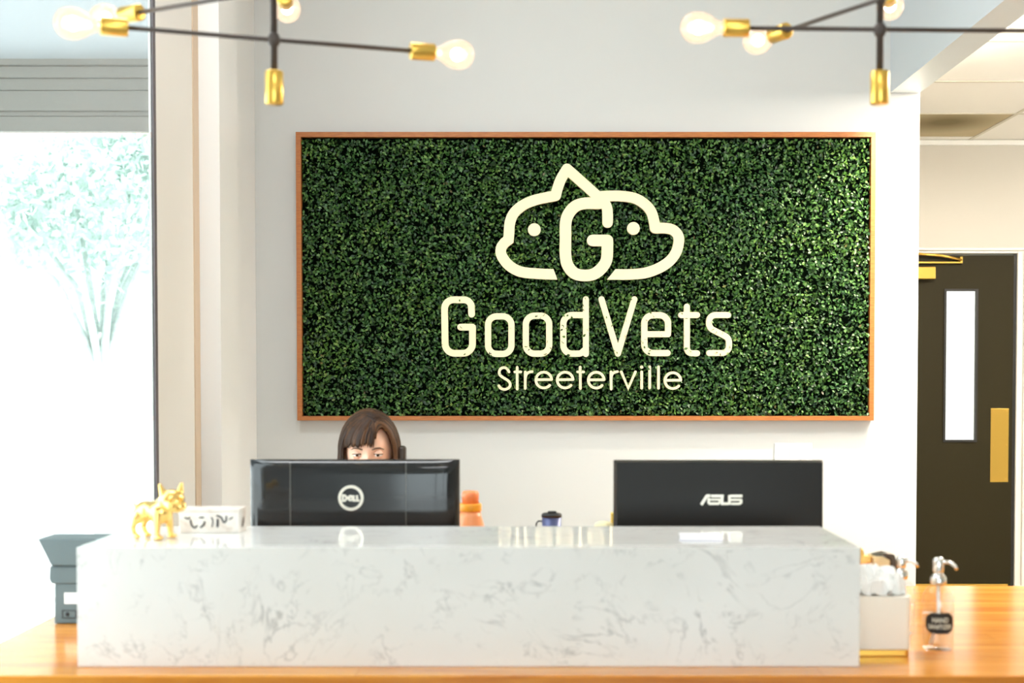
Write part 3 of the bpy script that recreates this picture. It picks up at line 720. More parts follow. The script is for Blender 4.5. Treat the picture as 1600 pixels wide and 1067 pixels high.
o = MB().ell((0, 0, 0), (.017, .017, .012)).build('sponge_ball', P('pale_yellow_foam', (.9, .8, .45), .8), None, (p.x, 3.30, p.z-.012), )
bpy.data.objects.remove(o)
tp = empty('note_roll', (p.x, 3.32, ZW)); tag(tp, 'pale yellow rolled note pad just showing over the back of the ledge', 'note roll')
MB().lathe([(.0, 0), (.022, 0), (.022, H-.012), (.020, H-.004), (.012, H), (0, H)], 28).build('paper_roll', P('pale_yellow_paper', (.85, .78, .48), .8), tp)

# cards on the ledge
def onledge(px, py): return onz(px, py, ZM)
a = onledge(1095, 841)
cd = empty('card_stack', (a.x, a.y, ZM), -.12); tag(cd, 'thin stack of pale cards lying flat on the marble ledge', 'cards')
for i in range(4):
    MB().box(-.043, .043, -.062+.001*i, .060+.001*i, i*.0011, i*.0011+.001).build('card', P('pale_card', (.74, .74, .80), .6) if i == 0 else bpy.data.materials['pale_card'], cd, rot=(0, 0, .02*i))

# boxed card holder behind the dog
a = onledge(283, 833); b = onledge(371, 833)
hb = empty('card_holder_box', ((a.x+b.x)/2, a.y, ZM)); tag(hb, 'low marbled box with scribbled black marks beside the gold dog', 'box')
w2 = (b.x-a.x)/2+.004
m = P('marbled_box', (.80, .76, .70), .3); tt = noise(m, 14, 5, dist=1.5); rr = ramp(m, tt.outputs[0], [(.35, (.84, .82, .78)), (.52, (.80, .74, .68)), (.70, (.60, .50, .42))]); m.node_tree.links.new(rr.outputs[0], nodes(m)[2].inputs['Base Color'])
MB().box(-w2, w2, 0, .075, 0, .047).build('box_body', m, hb, bevel=.002)
MB().box(-w2-.001, w2+.001, -.001, .076, .0475, .052).build('box_lid', m, hb, bevel=.001)
mk = MB()
def tfb(x, z): return (x, z)
def mark(pts, wd): ribbon(mk, spline(pts, 4), wd, tfb, -.0012, -.0002)
mark([(-.052, .034), (-.046, .031), (-.042, .034)], .003); mark([(-.040, .028), (-.038, .018), (-.032, .012), (-.026, .016)], .0035); mark([(-.020, .034), (-.012, .034)], .003)
mark([(-.018, .013), (-.012, .018), (-.010, .024)], .004); mark([(.006, .014), (.008, .026), (.005, .034)], .0025); mark([(.018, .015), (.0185, .029)], .005)
mark([(.017, .038), (.026, .034), (.031, .024), (.036, .026), (.037, .036)], .0035); mark([(.044, .030), (.050, .034)], .0025)
fix(mk.build('ink_marks', P('ink_black', (.02, .02, .025), .6), hb))
ms_ = MB()
ms_.add([(w2+.0006, .02, .012), (w2+.0006, .035, .010), (w2+.0006, .05, .022), (w2+.0006, .045, .034), (w2+.0006, .03, .026)], [(0, 1, 2, 3, 4)]); ms_.build('dark_vein_mark', P('vein_brown', (.12, .08, .06), .5), hb)

# gold bulldog
a = onledge(243, 842)
def bulldog(name, label, locn, rz, sc_=1.0):
    t = empty(name, locn, rz); t.scale = (sc_,)*3; tag(t, label, 'figurine')
    m_ = MB()
    m_.ell((-.022, 0, .055), (.028, .021, .021)); m_.ell((.010, 0, .054), (.027, .024, .025)); m_.cap((-.030, 0, .057), (.015, 0, .057), .018, .021)
    for s_ in (-1, 1):
        m_.ell((-.034, s_*.013, .046), (.014, .010, .017))
        m_.cap((-.036, s_*.016, .042), (-.044, s_*.017, .022), .0085, .0058); m_.cap((-.044, s_*.017, .022), (-.038, s_*.017, .007), .0058, .0055); m_.ell((-.034, s_*.017, .005), (.010, .007, .005))
        m_.cap((.016, s_*.017, .050), (.018, s_*.021, .024), .010, .0065); m_.cap((.018, s_*.021, .024), (.018, s_*.022, .007), .0065, .0058); m_.ell((.022, s_*.022, .005), (.011, .008, .005))
    m_.cap((.018, 0, .064), (.030, 0, .076), .020, .019)                       # neck
    hx = Matrix.Rotation(0, 3, 'Z')
    H0 = Vector((.039, 0, .079)); hr_ = Matrix.Rotation(math.radians(-28), 3, 'Z'); E_ = lambda d, r: m_.ell(H0+hr_ @ Vector(d), r, hr_)
    E_((0, 0, 0), (.021, .026, .021)); E_((.010, 0, -.008), (.016, .023, .014))
    E_((.019, -.010, -.012), (.010, .011, .010)); E_((.019, .010, -.012), (.010, .011, .010)); E_((.021, 0, -.018), (.007, .012, .006)); E_((.026, 0, -.003), (.005, .006, .004))
    for s_ in (-1, 1):
        m_.cap(H0+hr_ @ Vector((-.002, s_*.017, .012)), H0+hr_ @ Vector((-.005, s_*.023, .031)), .0085, .0034)
    m_.cap((-.050, 0, .064), (-.055, 0, .070), .005, .003)
    m_.build('figurine_body', M['gold'], t, remesh=.0016, smooth_it=3)
    for s_ in (-1, 1):
        MB().ell(H0+hr_ @ Vector((.0190, s_*.013, .004)), (.0035, .004, .004), nu=12, nv=8).build('eye', M['gold'], t)
    return t
bulldog('bulldog_figurine', 'shiny gold french bulldog figurine standing on the left of the ledge', (a.x, a.y+.005, ZM), math.radians(-22), 1.04)

# receipt printer / card reader stand at far left
zp = ZW; yp = onz(100, 975, ZW).y
pt = empty('payment_terminal', (0, yp, ZW)); tag(pt, 'slate grey countertop payment terminal with flared top behind the left end of the ledge', 'payment terminal')
q = lambda px, py, dy=0: (at(px, py, yp+dy).x, at(px, py, yp+dy).z-ZW)
def qprism(name, pts, d0, d1, mat, bevel=.002):
    mb = MB(); pl = [q(x, y) for x, y in pts]; mb.prism(pl, d0, d1); return fix(mb.build(name, mat, pt, bevel=bevel))
base = qprism('base_box', [(85, 974), (165, 974), (165, 912), (85, 912)], 0, .12, M['teal_grey'])
qprism('collar', [(81, 912), (160, 912), (166, 908), (167, 884), (78, 884), (77, 905)], -.004, .125, M['teal_grey'], .003)
qprism('flared_head', [(82, 883), (160, 883), (176, 841), (61, 841)], -.012, .10, M['teal_grey'], .003)
x0, z0_ = q(101, 943); x1, z1_ = q(150, 926); MB().box(x0, x1, -.0015, 0, z0_, z1_).build('white_sticker', M['paper'], pt)
pr_ = MB(); x0, z0_ = q(97, 966); x1, z1_ = q(120, 953); pr_.box(x0, x1, -.001, .0005, z0_, z0_+.002).box(x0, x1, -.001, .0005, z1_-.002, z1_).box(x0, x0+.002, -.001, .0005, z0_, z1_)
xm, zm = q(105, 959.5); pr_.ell((xm, 0, zm), (.005, .003, .005), nu=12, nv=8); x2, _ = q(118, 960); pr_.box(x2, x2+.02, -.001, .0005, z0_, z1_); pr_.build('port_recess', M['black'], pt)

# tissue box
zt0 = onz(1385, 1026, ZW).y
tx0 = mr+.012; tx1 = at(1424, 960, zt0).x; tw = (tx1-tx0)/2
ty_ = empty('tissue_box', ((tx0+tx1)/2, zt0+tw, ZW)); tag(ty_, 'cream tissue cube with brass base and white tissues beside the marble ledge', 'tissue box')
def rbox(hx, hy, r, z0, z1, n_=6):
    pl = []
    for cx, cy, a0 in ((hx-r, hy-r, 0), (-hx+r, hy-r, 90), (-hx+r, -hy+r, 180), (hx-r, -hy+r, 270)):
        for k in range(n_+1): a = math.radians(a0+90*k/n_); pl.append((cx+r*math.cos(a), cy+r*math.sin(a)))
    n = len(pl); m_ = MB(); m_.add([(x, y, z0) for x, y in pl]+[(x, y, z1) for x, y in pl], [tuple(range(n-1, -1, -1)), tuple(range(n, 2*n))]+[(i, (i+1) % n, (i+1) % n+n, i+n) for i in range(n)]); return m_
htz = at(1380, 932, zt0).z-ZW
rbox(tw-.002, tw-.002, .010, 0, .014).build('brass_base', M['brass'], ty_, bevel=.002)
rbox(tw, tw, .012, .0142, htz).build('cover', M['ceramic'], ty_, bevel=.002)
random.seed(11)
for k, (ox, oy, R0, hgt) in enumerate(((-.030, -.012, .030, .052), (.006, .010, .034, .046), (.030, -.020, .026, .034), (-.005, -.030, .030, .030), (.024, .026, .024, .040))):
    m_ = MB(); nn, mm = 56, 16; vs = []; a = k*1.7
    for j in range(mm+1):
        tt_ = j/mm
        for i in range(nn):
            an = 2*PI*i/nn; fold = abs(math.sin(2.5*an+a+tt_*2.2))*.30+abs(math.sin(4.5*an+a*2-tt_*3))*.16+.06*math.sin(11*an+a)
            rr_ = R0*(math.sin(min(1, tt_*1.15)*PI/2)**.75)*(.72+fold)
            zz_ = hgt*(1-tt_**1.9)+.012*math.sin(3*an+a+tt_*4)*math.sin(PI*tt_)+.005*math.sin(7*an+tt_*9)
            vs.append((max(-tw+.008, min(tw-.003, ox+rr_*math.cos(an))), max(-tw+.004, min(tw-.004, oy+rr_*math.sin(an))), htz+.0015+max(0, zz_)))
    fs = [(j*nn+i, j*nn+(i+1) % nn, (j+1)*nn+(i+1) % nn, (j+1)*nn+i) for j in range(mm) for i in range(nn)]
    m_.add(vs, fs, True); m_.build('tissue', M['tissue'], ty_)

# bottles with pumps
def pump_bottle(name, label, px, pyb, top, R, glassy=True, labelled=True, turn=0.5):
    base_ = onz(px, pyb, ZW); H = at(px, top, base_.y).z-ZW
    t = empty(name, (base_.x, base_.y+R, ZW), 0); tag(t, label, 'pump bottle'); hb_ = H*.70
    MB().lathe([(0, .001), (R*.92, .001), (R, .006), (R, hb_*.72), (R*.94, hb_*.84), (R*.72, hb_*.94), (R*.42, hb_), (R*.40, hb_+.004)], 40).build('bottle', M['clear'], t)
    MB().lathe([(0, .003), (R*.90, .003), (R*.95, .008), (R*.95, hb_*.56), (0, hb_*.56)], 40).build('liquid', M['liquid'], t)
    MB().lathe([(R*.46, hb_+.001), (R*.50, hb_+.004), (R*.50, hb_+.016), (R*.30, hb_+.024), (R*.22, hb_+.026), (R*.20, hb_+.034)], 28).build('collar', M['chrome'], t)
    MB().lathe([(R*.30, hb_+.026), (R*.34, hb_+.030), (R*.34, H-.004), (R*.26, H)], 24).build('pump_head', M['chrome'], t)
    dx, dy = math.cos(turn), -math.sin(turn)
    zz = H-.010
    MB().tube([(0, 0, zz), (R*.7*dx, R*.7*dy, zz+.001), (R*1.05*dx, R*1.05*dy, zz-.006), (R*1.15*dx, R*1.15*dy, zz-.014)], [.0045, .004, .0038, .0035], 10).build('nozzle', M['chrome'], t)
    MB().tube([(0, 0, hb_), (.002, 0, hb_*.5), (-R*.45, 0, .012)], .0035, 8).build('dip_tube', P('white_tube', (.9, .9, .88), .5) if 'white_tube' not in bpy.data.materials else bpy.data.materials['white_tube'], t)
    if labelled:
        # black oval label wrapped on the front right of the bottle
        m_ = MB(); nu, nv = 20, 12; ac = math.radians(-97); hw_, hv = math.radians(56), .0215; zc = hb_*.44; vs = []; fs = []
        def wrap(u_, v_, r_): 
            a = ac+u_; return (r_*math.cos(a), r_*math.sin(a), zc+v_)
        for j in range(nv+1):
            v_ = -1+2*j/nv; wv = (1-abs(v_)**3.2)**(1/2.6) if abs(v_) < 1 else .12
            for i in range(nu+1): vs.append(wrap((-1+2*i/nu)*hw_*max(.55, wv), v_*hv, R+.0006))
        fs = [(j*(nu+1)+i, j*(nu+1)+i+1, (j+1)*(nu+1)+i+1, (j+1)*(nu+1)+i) for j in range(nv) for i in range(nu)]
        lb = m_.add(vs, fs, True).build('label', M['black_label'], t); lb['label'] = 'black label'
        for word, zoff, size in (('HAND', .005, .0145), ('SANITIZER', -.0085, .0130)):
            cu = bpy.data.curves.new('txt', 'FONT'); cu.body = word; cu.size = size; cu.align_x = 'CENTER'; cu.offset = .0002
            to = bpy.data.objects.new('txt', cu); C.objects.link(to); dg = bpy.context.evaluated_depsgraph_get()
            me = bpy.data.meshes.new_from_object(to.evaluated_get(dg)); bpy.data.objects.remove(to)
            me.name = 'lettering'
            for v in me.vertices:
                x_, y_ = v.co.x*.80, v.co.y
                v.co = wrap(x_/R, y_+zoff-.003, R+.0012)
            me.materials.clear(); me.materials.append(M['cream_text'])
            lo_ = bpy.data.objects.new('lettering', me); C.objects.link(lo_); lo_.parent = lb
    return t
pump_bottle('hand_sanitizer_bottle', 'clear hand sanitizer pump bottle with black label at the right of the counter', 1472, 1019, 874, .033)
pump_bottle('soap_bottle', 'clear unlabelled pump bottle half hidden behind the tissue cube', 1413, 993, 872, .031, labelled=False, turn=.2)

# brass and black item standing behind the tissue box
yk = 3.27; p0 = at(1344, 890, yk); p1 = at(1402, 890, yk)
kt = empty('desk_tool', ((p0.x+p1.x)/2, yk, ZW)); tag(kt, 'brass desk tool with black top standing behind the tissue cube', 'desk tool')
k_ = lambda px, py: (at(px, py, yk).x-kt.location.x, at(px, py, yk).z-ZW)
def kp_(name, pts, d0, d1, mat, bevel=.003): return fix(MB().prism([k_(*p) for p in pts], d0, d1).build(name, mat, kt, bevel=bevel))
kp_('stand', [(1352, 975), (1392, 975), (1390, 898), (1366, 898)], .005, .05, M['brass'])
kp_('body', [(1364, 898), (1389, 896), (1390, 874), (1376, 868), (1362, 869)], -.01, .05, P('pale_brass', (.90, .72, .42), .3, .7))
kp_('dark_cap', [(1366, 868), (1378, 867.5), (1391, 874), (1391, 886), (1400, 890), (1403, 884), (1400, 876), (1397, 866), (1384, 864)], -.006, .045, P('dark_bronze', (.10, .08, .06), .35, .4))
kp_('lever', [(1344, 882), (1362, 880), (1362, 868), (1351, 867), (1349, 857), (1345, 857)], 0, .03, M['gold'])
o = None

# ------------------------------------------------------------------ chandeliers
def chandelier(label, hubpx, arms, zoff):
    s0 = at(hubpx[0], hubpx[1], 2.75)
    t = empty('brass_chandelier', (s0.x, s0.y, ZC)); tag(t, label, 'chandelier', 'black and brass branching chandeliers over the counter')
    zr = s0.z-ZC
    sock_t = at(hubpx[0], 111, 2.75).z-ZC; sock_b = at(hubpx[0], 163, 2.75).z-ZC
    MB().tube([(0, 0, 0), (0, 0, sock_t)], .0068, 14).build('stem', M['iron'], t)
    MB().lathe([(.06, -.025), (.065, -.02), (.065, 0)], 32).build('ceiling_canopy', M['iron'], t)
    MB().lathe([(.0168, sock_b), (.0178, sock_b+.002), (.0178, sock_t-.002), (.016, sock_t)], 28).build('socket', M['brass'], t)
    MB().ell((0, 0, zr), (.0125, .0125, .016)).build('hub', M['iron'], t)
    for (tip, zoff_) in arms:
        tip = Vector(tip)-t.location; c = Vector((0, 0, tip.z))
        d_ = (tip-c); Ln = d_.length; d_.normalize()
        side = d_.cross(Vector((0, 0, 1)))*.0
        MB().tube([c-d_*(Ln-.055+zoff_), c+d_*(Ln-.055)], .0046, 12).build('arm', M['iron'], t)
        MB().ell(c, (.011, .011, .013)).build('hub', M['iron'], t)
        for sg in (1, -1):
            R4 = (d_*sg).to_track_quat('Z', 'Y').to_matrix().to_4x4(); o4 = c+d_*sg*(Ln-.106+(zoff_ if sg < 0 else 0))
            T4 = Matrix.Translation(o4) @ R4
            so = MB().lathe([(.012, 0), (.0168, .001), (.0172, .003), (.0172, .049), (.0165, .050), (.010, .0502)], 28, T4).build('socket', M['brass'], t)
            b_ = MB().lathe([(.0125, .050), (.0130, .058), (.0165, .066), (.0235, .076), (.0285, .088), (.0300, .100), (.0285, .112), (.0235, .122), (.015, .129), (.006, .1325), (.0001, .133)], 28, T4).build('bulb', M['bulb'], t)
            MB().ell(T4 @ Vector((0, 0, .098)), (.0125, .0125, .0125), nu=16, nv=10).build('filament', M['filament'], b_)
    return t
# bulb centre positions (world); arms are horizontal and pass through the stem
zA = at(425, 62, 2.75).z
def tip(px, py, z): d = ray(px, py); return CAM+d*((z-EYE)/d.z)
ch1 = [(tip(107, 36, zA), 0), (tip(160, 29, zA+.095), 0), (tip(449, 15, zA+.165), 0)]
zA2 = at(1377, 46, 2.75).z
ch2 = [(tip(1085, 43, zA2), .07), (tip(1181, 64, zA2+.058), 0), (tip(1391, 11, zA2+.147), 0)]
chandelier('black and brass branching chandelier with glowing globe bulbs, on the left', (428, 62), ch1, 0)
chandelier('black and brass branching chandelier with glowing globe bulbs, on the right', (1375, 47), ch2, 0)

# ------------------------------------------------------------------ receptionist
YP = 4.28
hp = at(577, 704, YP)
pe = empty('person', (hp.x, YP, 0)); tag(pe, 'person with brown bangs seated behind the left monitor holding a handset', 'person')
ez = hp.z
def sm(a, b, x): t_ = max(0, min(1, (x-a)/(b-a))); return t_*t_*(3-2*t_)
def G_(x, y, z, cx, cy, cz, r): return math.exp(-(((x-cx)**2+(y-cy)**2+(z-cz)**2)/(r*r)))
def head_mesh(m_, c, R3):
    nu, nv = 72, 56; vs = []; fs = []
    for j in range(1, nv):
        for i in range(nu):
            a = 2*PI*i/nu; p = PI*j/nv
            x, y, z = math.sin(p)*math.cos(a), math.sin(p)*math.sin(a), math.cos(p)
            X_ = .073*x; Y_ = .092*y+.008; Z_ = .112*z if z > 0 else .118*z
            low = sm(.0, -1.0, z); X_ *= 1-.30*low; 
            if y > 0: Y_ *= 1-.35*low
            if y < 0: sp2 = max(.02, math.sin(p)); Y_ = (.092*y/sp2*(sp2**(.5 if z < 0 else 1)))+.008 if z < -.02 else Y_
            # features: front is -y
            fy_ = -1
            nose = math.exp(-(X_/.011)**2)*math.exp(-((Z_+.040)/.016)**2)*.024+math.exp(-(X_/.008)**2)*math.exp(-((Z_+.018)/.022)**2)*.011
            sock = sum(math.exp(-((X_-s_*.031)/.017)**2-((Z_-.0)/.012)**2) for s_ in (-1, 1))*.009
            brow = math.exp(-((abs(X_)-.028)/.022)**2-((Z_-.020)/.009)**2)*.003
            lip = math.exp(-(X_/.022)**2)*(math.exp(-((Z_+.066)/.006)**2)+math.exp(-((Z_+.077)/.007)**2))*.005
            chin = math.exp(-(X_/.022)**2-((Z_+.103)/.016)**2)*.006; cheek = math.exp(-((abs(X_)-.042)/.02)**2-((Z_+.035)/.022)**2)*.004
            if y < -.2: Y_ -= (nose-sock+brow+lip+chin+cheek)
            vs.append(c+R3 @ Vector((X_, Y_, Z_)))
    vs += [c+R3 @ Vector((0, .008, .112)), c+R3 @ Vector((0, .008, -.118))]; T = len(vs)-2
    for j in range(nv-2):
        for i in range(nu): fs.append((j*nu+i, (j+1)*nu+i, (j+1)*nu+(i+1) % nu, j*nu+(i+1) % nu))
    for i in range(nu): fs.append((T, i, (i+1) % nu)); fs.append((T+1, (nv-2)*nu+(i+1) % nu, (nv-2)*nu+i))
    m_.add(vs, fs, True)
HC = Vector((0, 0, ez)); HR = Matrix.Rotation(math.radians(3), 3, 'Z') @ Matrix.Rotation(math.radians(7), 3, 'X')
hd = lambda x, y, z: HC+HR @ Vector((x, y, z))
bm_ = MB(); head_mesh(bm_, HC, HR)
for s_ in (-1, 1): bm_.ell(hd(s_*.074, .012, -.008), (.006, .014, .026), HR)
bm_.cap(hd(0, .035, -.06), (0, .06, ez-.20), .050, .052)
zsh = ez-.235
bm_.ell((0, .07, zsh-.16), (.145, .085, .22)); bm_.cap((-.12, .07, zsh-.02), (.12, .07, zsh-.02), .055, .055); bm_.ell((0, .07, .60), (.15, .10, .13))
sh = {s_: Vector((s_*.155, .07, zsh-.03)) for s_ in (-1, 1)}
# image-right arm lifts the handset to the ear, the other rests on the worktop
EL = {1: Vector((.25, .05, .80)), -1: Vector((-.20, -.10, ZW+.10))}
HN = {1: Vector((.11, -.035, 1.10)), -1: Vector((-.10, -.30-.16, ZW+.05))}
def hand(m_, w_, dirv, palm_n, curl):
    d_ = Vector(dirv).normalized(); nrm_ = Vector(palm_n); nrm_ = (nrm_-d_*nrm_.dot(d_)).normalized(); sd_ = d_.cross(nrm_)
    m_.cap(w_, w_+d_*.035, .021, .020); 
    for off in (-.022, -.008, .008, .020): m_.cap(w_+d_*.02+sd_*off*.7, w_+d_*.072+sd_*off, .014, .0115)
    for off, ln in ((-.030, .060), (-.010, .070), (.010, .075), (.030, .068)):
        p = w_+d_*.074+sd_*off*.92; dd_ = d_; rr_ = .0088
        for seg_ in (.42, .32, .26):
            ang = curl*(.55 if seg_ == .42 else .8); dd_ = (Quaternion(sd_, -ang) @ dd_)
            q_ = p+dd_*ln*seg_; m_.cap(p, q_, rr_, rr_*.9, 10); p = q_; rr_ *= .9
    p = w_+d_*.022+sd_*.020; q_ = p+(sd_*.6+d_*.6+nrm_*.45).normalized()*.036; m_.cap(p, q_, .012, .010); m_.cap(q_, q_+(d_*.9+nrm_*.5*curl).normalized()*.028, .0098, .0085)
for s_ in (-1, 1):
    bm_.cap(sh[s_], EL[s_], .043, .036)
wr = EL[1]+(HN[1]-EL[1])*.80; bm_.cap(EL[1], wr, .035, .025)
hand(bm_, wr, HN[1]-EL[1], (-1, 0, .0), .9)
wl_ = HN[-1]; bm_.cap(EL[-1], wl_, .035, .025); hand(bm_, wl_, (.25, -1, -.12), (0, 0, -1), .25)
for s_ in (-1, 1):
    hip = Vector((s_*.085, .08, .56)); kn = Vector((s_*.11, -.34, .55)); ft = Vector((s_*.12, -.30, .09))
    bm_.cap(hip, kn, .085, .058); bm_.cap(kn, ft, .055, .036); bm_.cap(ft+Vector((0, .03, -.055)), ft+Vector((0, -.13, -.062)), .030, .026)
bm_.build('body', M['skin'], pe, remesh=.0045, smooth_it=2)
sh_ = MB(); sh_.ell((0, .07, zsh-.16), (.158, .098, .235)); sh_.cap((-.12, .07, zsh-.022), (.12, .07, zsh-.022), .064, .064); sh_.ell((0, .07, .60), (.165, .115, .14))
for s_ in (-1, 1): sh_.cap(sh[s_], sh[s_]+(EL[s_]-sh[s_])*.72, .055, .052)
sh_.build('scrub_top', M['shirt'], pe, remesh=.008, smooth_it=2)
tr_ = MB()
for s_ in (-1, 1):
    hip = Vector((s_*.085, .08, .56)); kn = Vector((s_*.11, -.34, .55)); ft = Vector((s_*.12, -.30, .09))
    tr_.cap(hip, kn, .094, .068); tr_.cap(kn, ft+Vector((0, 0, .03)), .064, .05)
tr_.build('trousers', M['trousers'], pe, remesh=.009, smooth_it=2)
for s_ in (-1, 1):
    ft = Vector((s_*.12, -.30, .09)); MB().cap(ft+Vector((0, .035, -.050)), ft+Vector((0, -.14, -.056)), .040, .033).build('shoe', M['black'], pe)
# eyes
for s_ in (-1, 1):
    ec = hd(s_*.031, -.0672, 0.0)
    e1 = MB().ell(ec, (.0125,)*3, None, 24, 16).build('eyeball', M['sclera'], pe)
    dirg = (Vector((0.02, -1, -.10))).normalized()
    MB().ell(ec+dirg*.0096, (.0056, .0034, .0056), None, 18, 10).build('iris', M['iris'], e1)
    for up_ in (1, -1):      # lids: partial shells around the eyeball
        nu, nv = 20, 8; vs = []
        for j in range(nv+1):
            for i in range(nu+1):
                az = math.radians(-80+160*i/nu); op = (.26 if up_ > 0 else -.30)*math.cos(az)**.6
                el_ = op+(up_*1.35-op)*j/nv; r_ = .0140
                vs.append(ec+HR @ Vector((r_*math.cos(el_)*math.sin(az)*1.12, -r_*math.cos(el_)*math.cos(az), r_*math.sin(el_))))
        fs = [(j*(nu+1)+i, j*(nu+1)+i+1, (j+1)*(nu+1)+i+1, (j+1)*(nu+1)+i) for j in range(nv) for i in range(nu)]
        MB().add(vs, fs, True).build('eyelid', M['skin'], pe)
        if up_ > 0:
            MB().tube([vs[i]+HR @ Vector((0, -.0008, 0)) for i in range(1, nu)], .0011, 6).build('eyelash', M['brow'], pe)
    MB().tube([hd(s_*x, y, z) for x, y, z in ((.014, -.0925, .0185), (.026, -.0915, .0225), (.038, -.086, .0225), (.049, -.0765, .0165))], [.0022, .0027, .0023, .001], 8, flat=1.0).build('eyebrow', M['brow'], pe)
lp = MB(); lp.ell(hd(0, -.0800, -.069), (.019, .005, .0038), HR); lp.ell(hd(0, -.0785, -.0765), (.016, .0055, .0045), HR); lp.build('lips', M['lip'], pe)
# hair: a cap under many combed locks, parted on the image right
random.seed(21)
ha, hb2, hc = .090, .106, .121
def hs(az, pol, k=1.0):   # az: 0 = front (-y), + = image right; pol from top
    x = math.sin(pol)*math.sin(az); y = -math.sin(pol)*math.cos(az); z = math.cos(pol)
    return Vector((x*ha*k, y*hb2*k+.010, z*hc*k))
PX = .020
cap_ = MB(); nu, nv = 48, 20; vs = []
for j in range(nv+1):
    for i in range(nu):
        az = 2*PI*i/nu; a_ = (az+PI) % (2*PI)-PI
        lim = .72 if abs(a_) < .95 else (.72+(abs(a_)-.95)*3.6 if abs(a_) < 1.3 else 2.0)
        pol = max(.001, lim*j/nv); vs.append(hd(*hs(az, pol, .975)))
fs = [(j*nu+i, (j+1)*nu+i, (j+1)*nu+(i+1) % nu, j*nu+(i+1) % nu) for j in range(nv) for i in range(nu)]
cap_.add(vs, fs, True)
# locks
def lock(pts, w_, outs):
    n_ = len(pts); cap_.tube(pts, [w_*(.75+.5*math.sin(PI*min(1, k/(n_-1)*1.0)))*(1 if k < n_-2 else (.7 if k == n_-2 else .25)) for k in range(n_)], 7, .38, outs)
def side_lock(az, start, k_):
    pts = []; outs = []
    a_e = math.radians(az)
    n_ = 12; root = start
    for i in range(n_+1):
        t_ = i/n_; pol = .12+(1.62-.12)*t_
        x0 = hs(a_e, pol, k_); blend = (1-t_)**2
        v = x0*(1-blend)+Vector((PX, root, hc*k_*math.sqrt(max(0, 1-((root-.01)/hb2)**2-(PX/ha)**2))))*blend
        # keep on or outside the shell
        e_ = math.sqrt((v.x/ha)**2+((v.y-.01)/hb2)**2+(v.z/hc)**2); 
        if e_ < k_: v = Vector((v.x*k_/e_, (v.y-.01)*k_/e_+.01, v.z*k_/e_))
        pts.append(hd(*v)); outs.append(HR @ Vector((v.x/ha, (v.y-.01)/hb2, v.z/hc)).normalized())
    b = pts[-1]; o_ = Vector((outs[-1].x, outs[-1].y, 0)).normalized()
    ln = random.uniform(.15, .19)
    for i in range(1, 6):
        t_ = i/5; pts.append(b+Vector((0, 0, -ln*t_))+o_*(.006*math.sin(t_*2.6))-o_*.014*t_*t_); outs.append(o_)
    lock(pts, random.uniform(.0065, .0095), outs)
for k in range(240):
    az = random.uniform(70, 290)
    if az < 180: az_, rt = az, random.uniform(-.085, .09)
    else: az_, rt = az-360, random.uniform(-.085, .09)
    rt = -.09+abs(180-az)/134*(-.0)+(.18*(1-abs(180-(az if az < 180 else az))/134))
    rt = max(-.085, min(.095, rt+random.uniform(-.02, .02)))
    side_lock(az, rt, random.uniform(.98, 1.035))
# side pieces framing the face
for sgn, a0, a1, n_l in ((-1, 62, 72, 26), (1, 60, 72, 30)):
    for k in range(n_l): side_lock(sgn*random.uniform(a0, a1), -.085+random.uniform(0, .03), random.uniform(.99, 1.04))
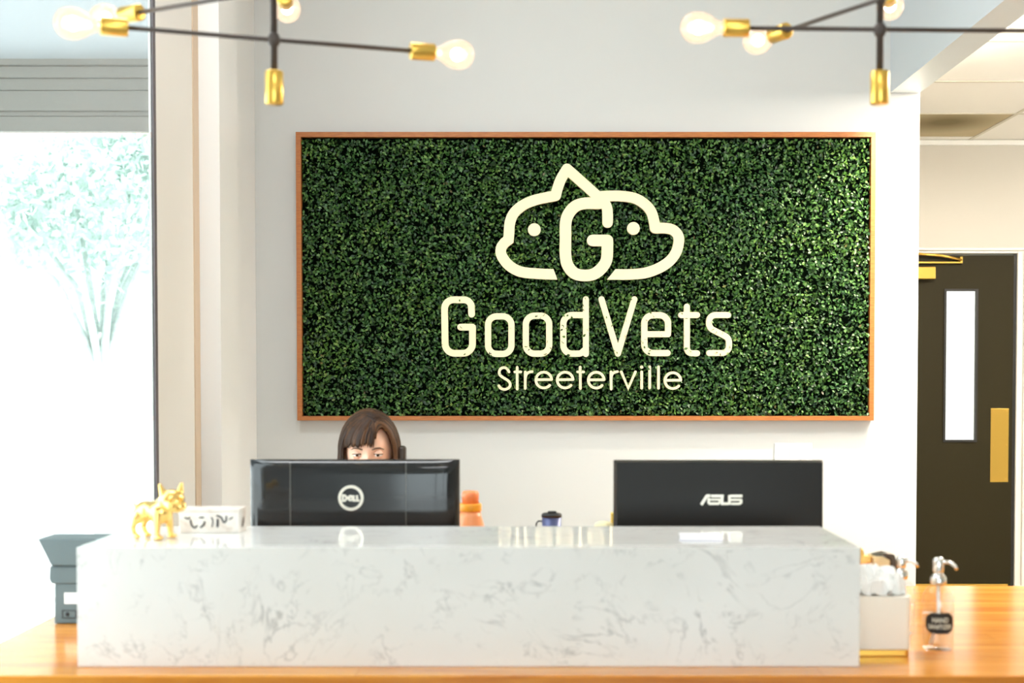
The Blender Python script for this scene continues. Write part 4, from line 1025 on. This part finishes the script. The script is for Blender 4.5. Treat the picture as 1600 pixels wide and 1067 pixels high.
# swept fringe: from the parting across the forehead to the image left
for k in range(110):
    f = min(1, max(0, k/109+random.uniform(-.04, .04)))
    pts = []; outs = []; n_ = 12
    a0, p0_ = math.radians(24-20*f), .62-.45*f+random.uniform(-.03, .03)
    if f < .28:      # thin wisps toward the nose
        a1 = math.radians(random.uniform(-8, 14)); p1_ = random.uniform(1.18, 1.38)
    else:
        g2_ = (f-.28)/.72; a1 = math.radians(-14-56*g2_+random.uniform(-5, 5)); p1_ = 1.34+.10*g2_+random.uniform(-.06, .03)
    for i in range(n_+1):
        t_ = i/n_; a_ = a0+(a1-a0)*math.sin(t_*PI/2); p_ = p0_+(p1_-p0_)*(t_**1.25); kk = 1.0+.05*math.sin(PI*t_)+random.uniform(0, .004)
        if t_ > .6: kk -= .05*(t_-.6)
        v = hs(a_, p_, kk); pts.append(hd(*v)); outs.append(HR @ Vector((v.x/ha, (v.y-.01)/hb2, v.z/hc)).normalized())
    lock(pts, random.uniform(.0022, .0038) if f < .28 else random.uniform(.0045, .0075), outs)
cap_.build('hair', M['hair'], pe)
# handset
hs_t = empty('telephone_handset', (pe.location.x, YP, 0)); tag(hs_t, 'dark telephone handset pressed against the seated person\'s ear', 'telephone handset')
e0 = hd(.098, -.004, -.010)
hm = MB(); hm.box(-.012, .014, -.024, .024, -.045, .025, Matrix.Translation(e0)); hm.build('earpiece', P('brown_black_plastic', (.045, .03, .02), .3), hs_t, bevel=.010, seg=4)
hm = MB(); hm.tube([e0+Vector((.006, 0, -.03)), e0+Vector((.014, -.012, -.08)), e0+Vector((.006, -.035, -.14)), e0+Vector((-.012, -.055, -.165))], [.015, .014, .014, .016], 14).build('grip', bpy.data.materials['brown_black_plastic'], hs_t)
hs_t.parent = None
# office chair under her
oc = empty('office_chair', (pe.location.x, YP+.05, 0)); tag(oc, 'black office chair the receptionist sits on, hidden behind the counter', 'chair')
rbox(.22, .22, .06, .405, .468).build('seat', M['black'], oc, (0, -.02, 0), bevel=.01)
MB().box(-.19, .19, .225, .26, .55, .98).build('backrest', M['black'], oc, bevel=.015)
MB().box(-.03, .03, .20, .275, .40, .60).build('back_bar', M['black'], oc, bevel=.005)
MB().lathe([(.028, .07), (.028, .41)], 20).build('gas_column', M['black'], oc)
for k in range(5):
    a = 2*PI*k/5+.3; MB().tube([(0, 0, .09), (.27*math.cos(a), .27*math.sin(a), .07)], [.022, .016], 10).build('base_leg', M['black'], oc)
    MB().ell((.27*math.cos(a), .27*math.sin(a), .029), (.028, .028, .028), nu=14, nv=8).build('caster', M['black'], oc)
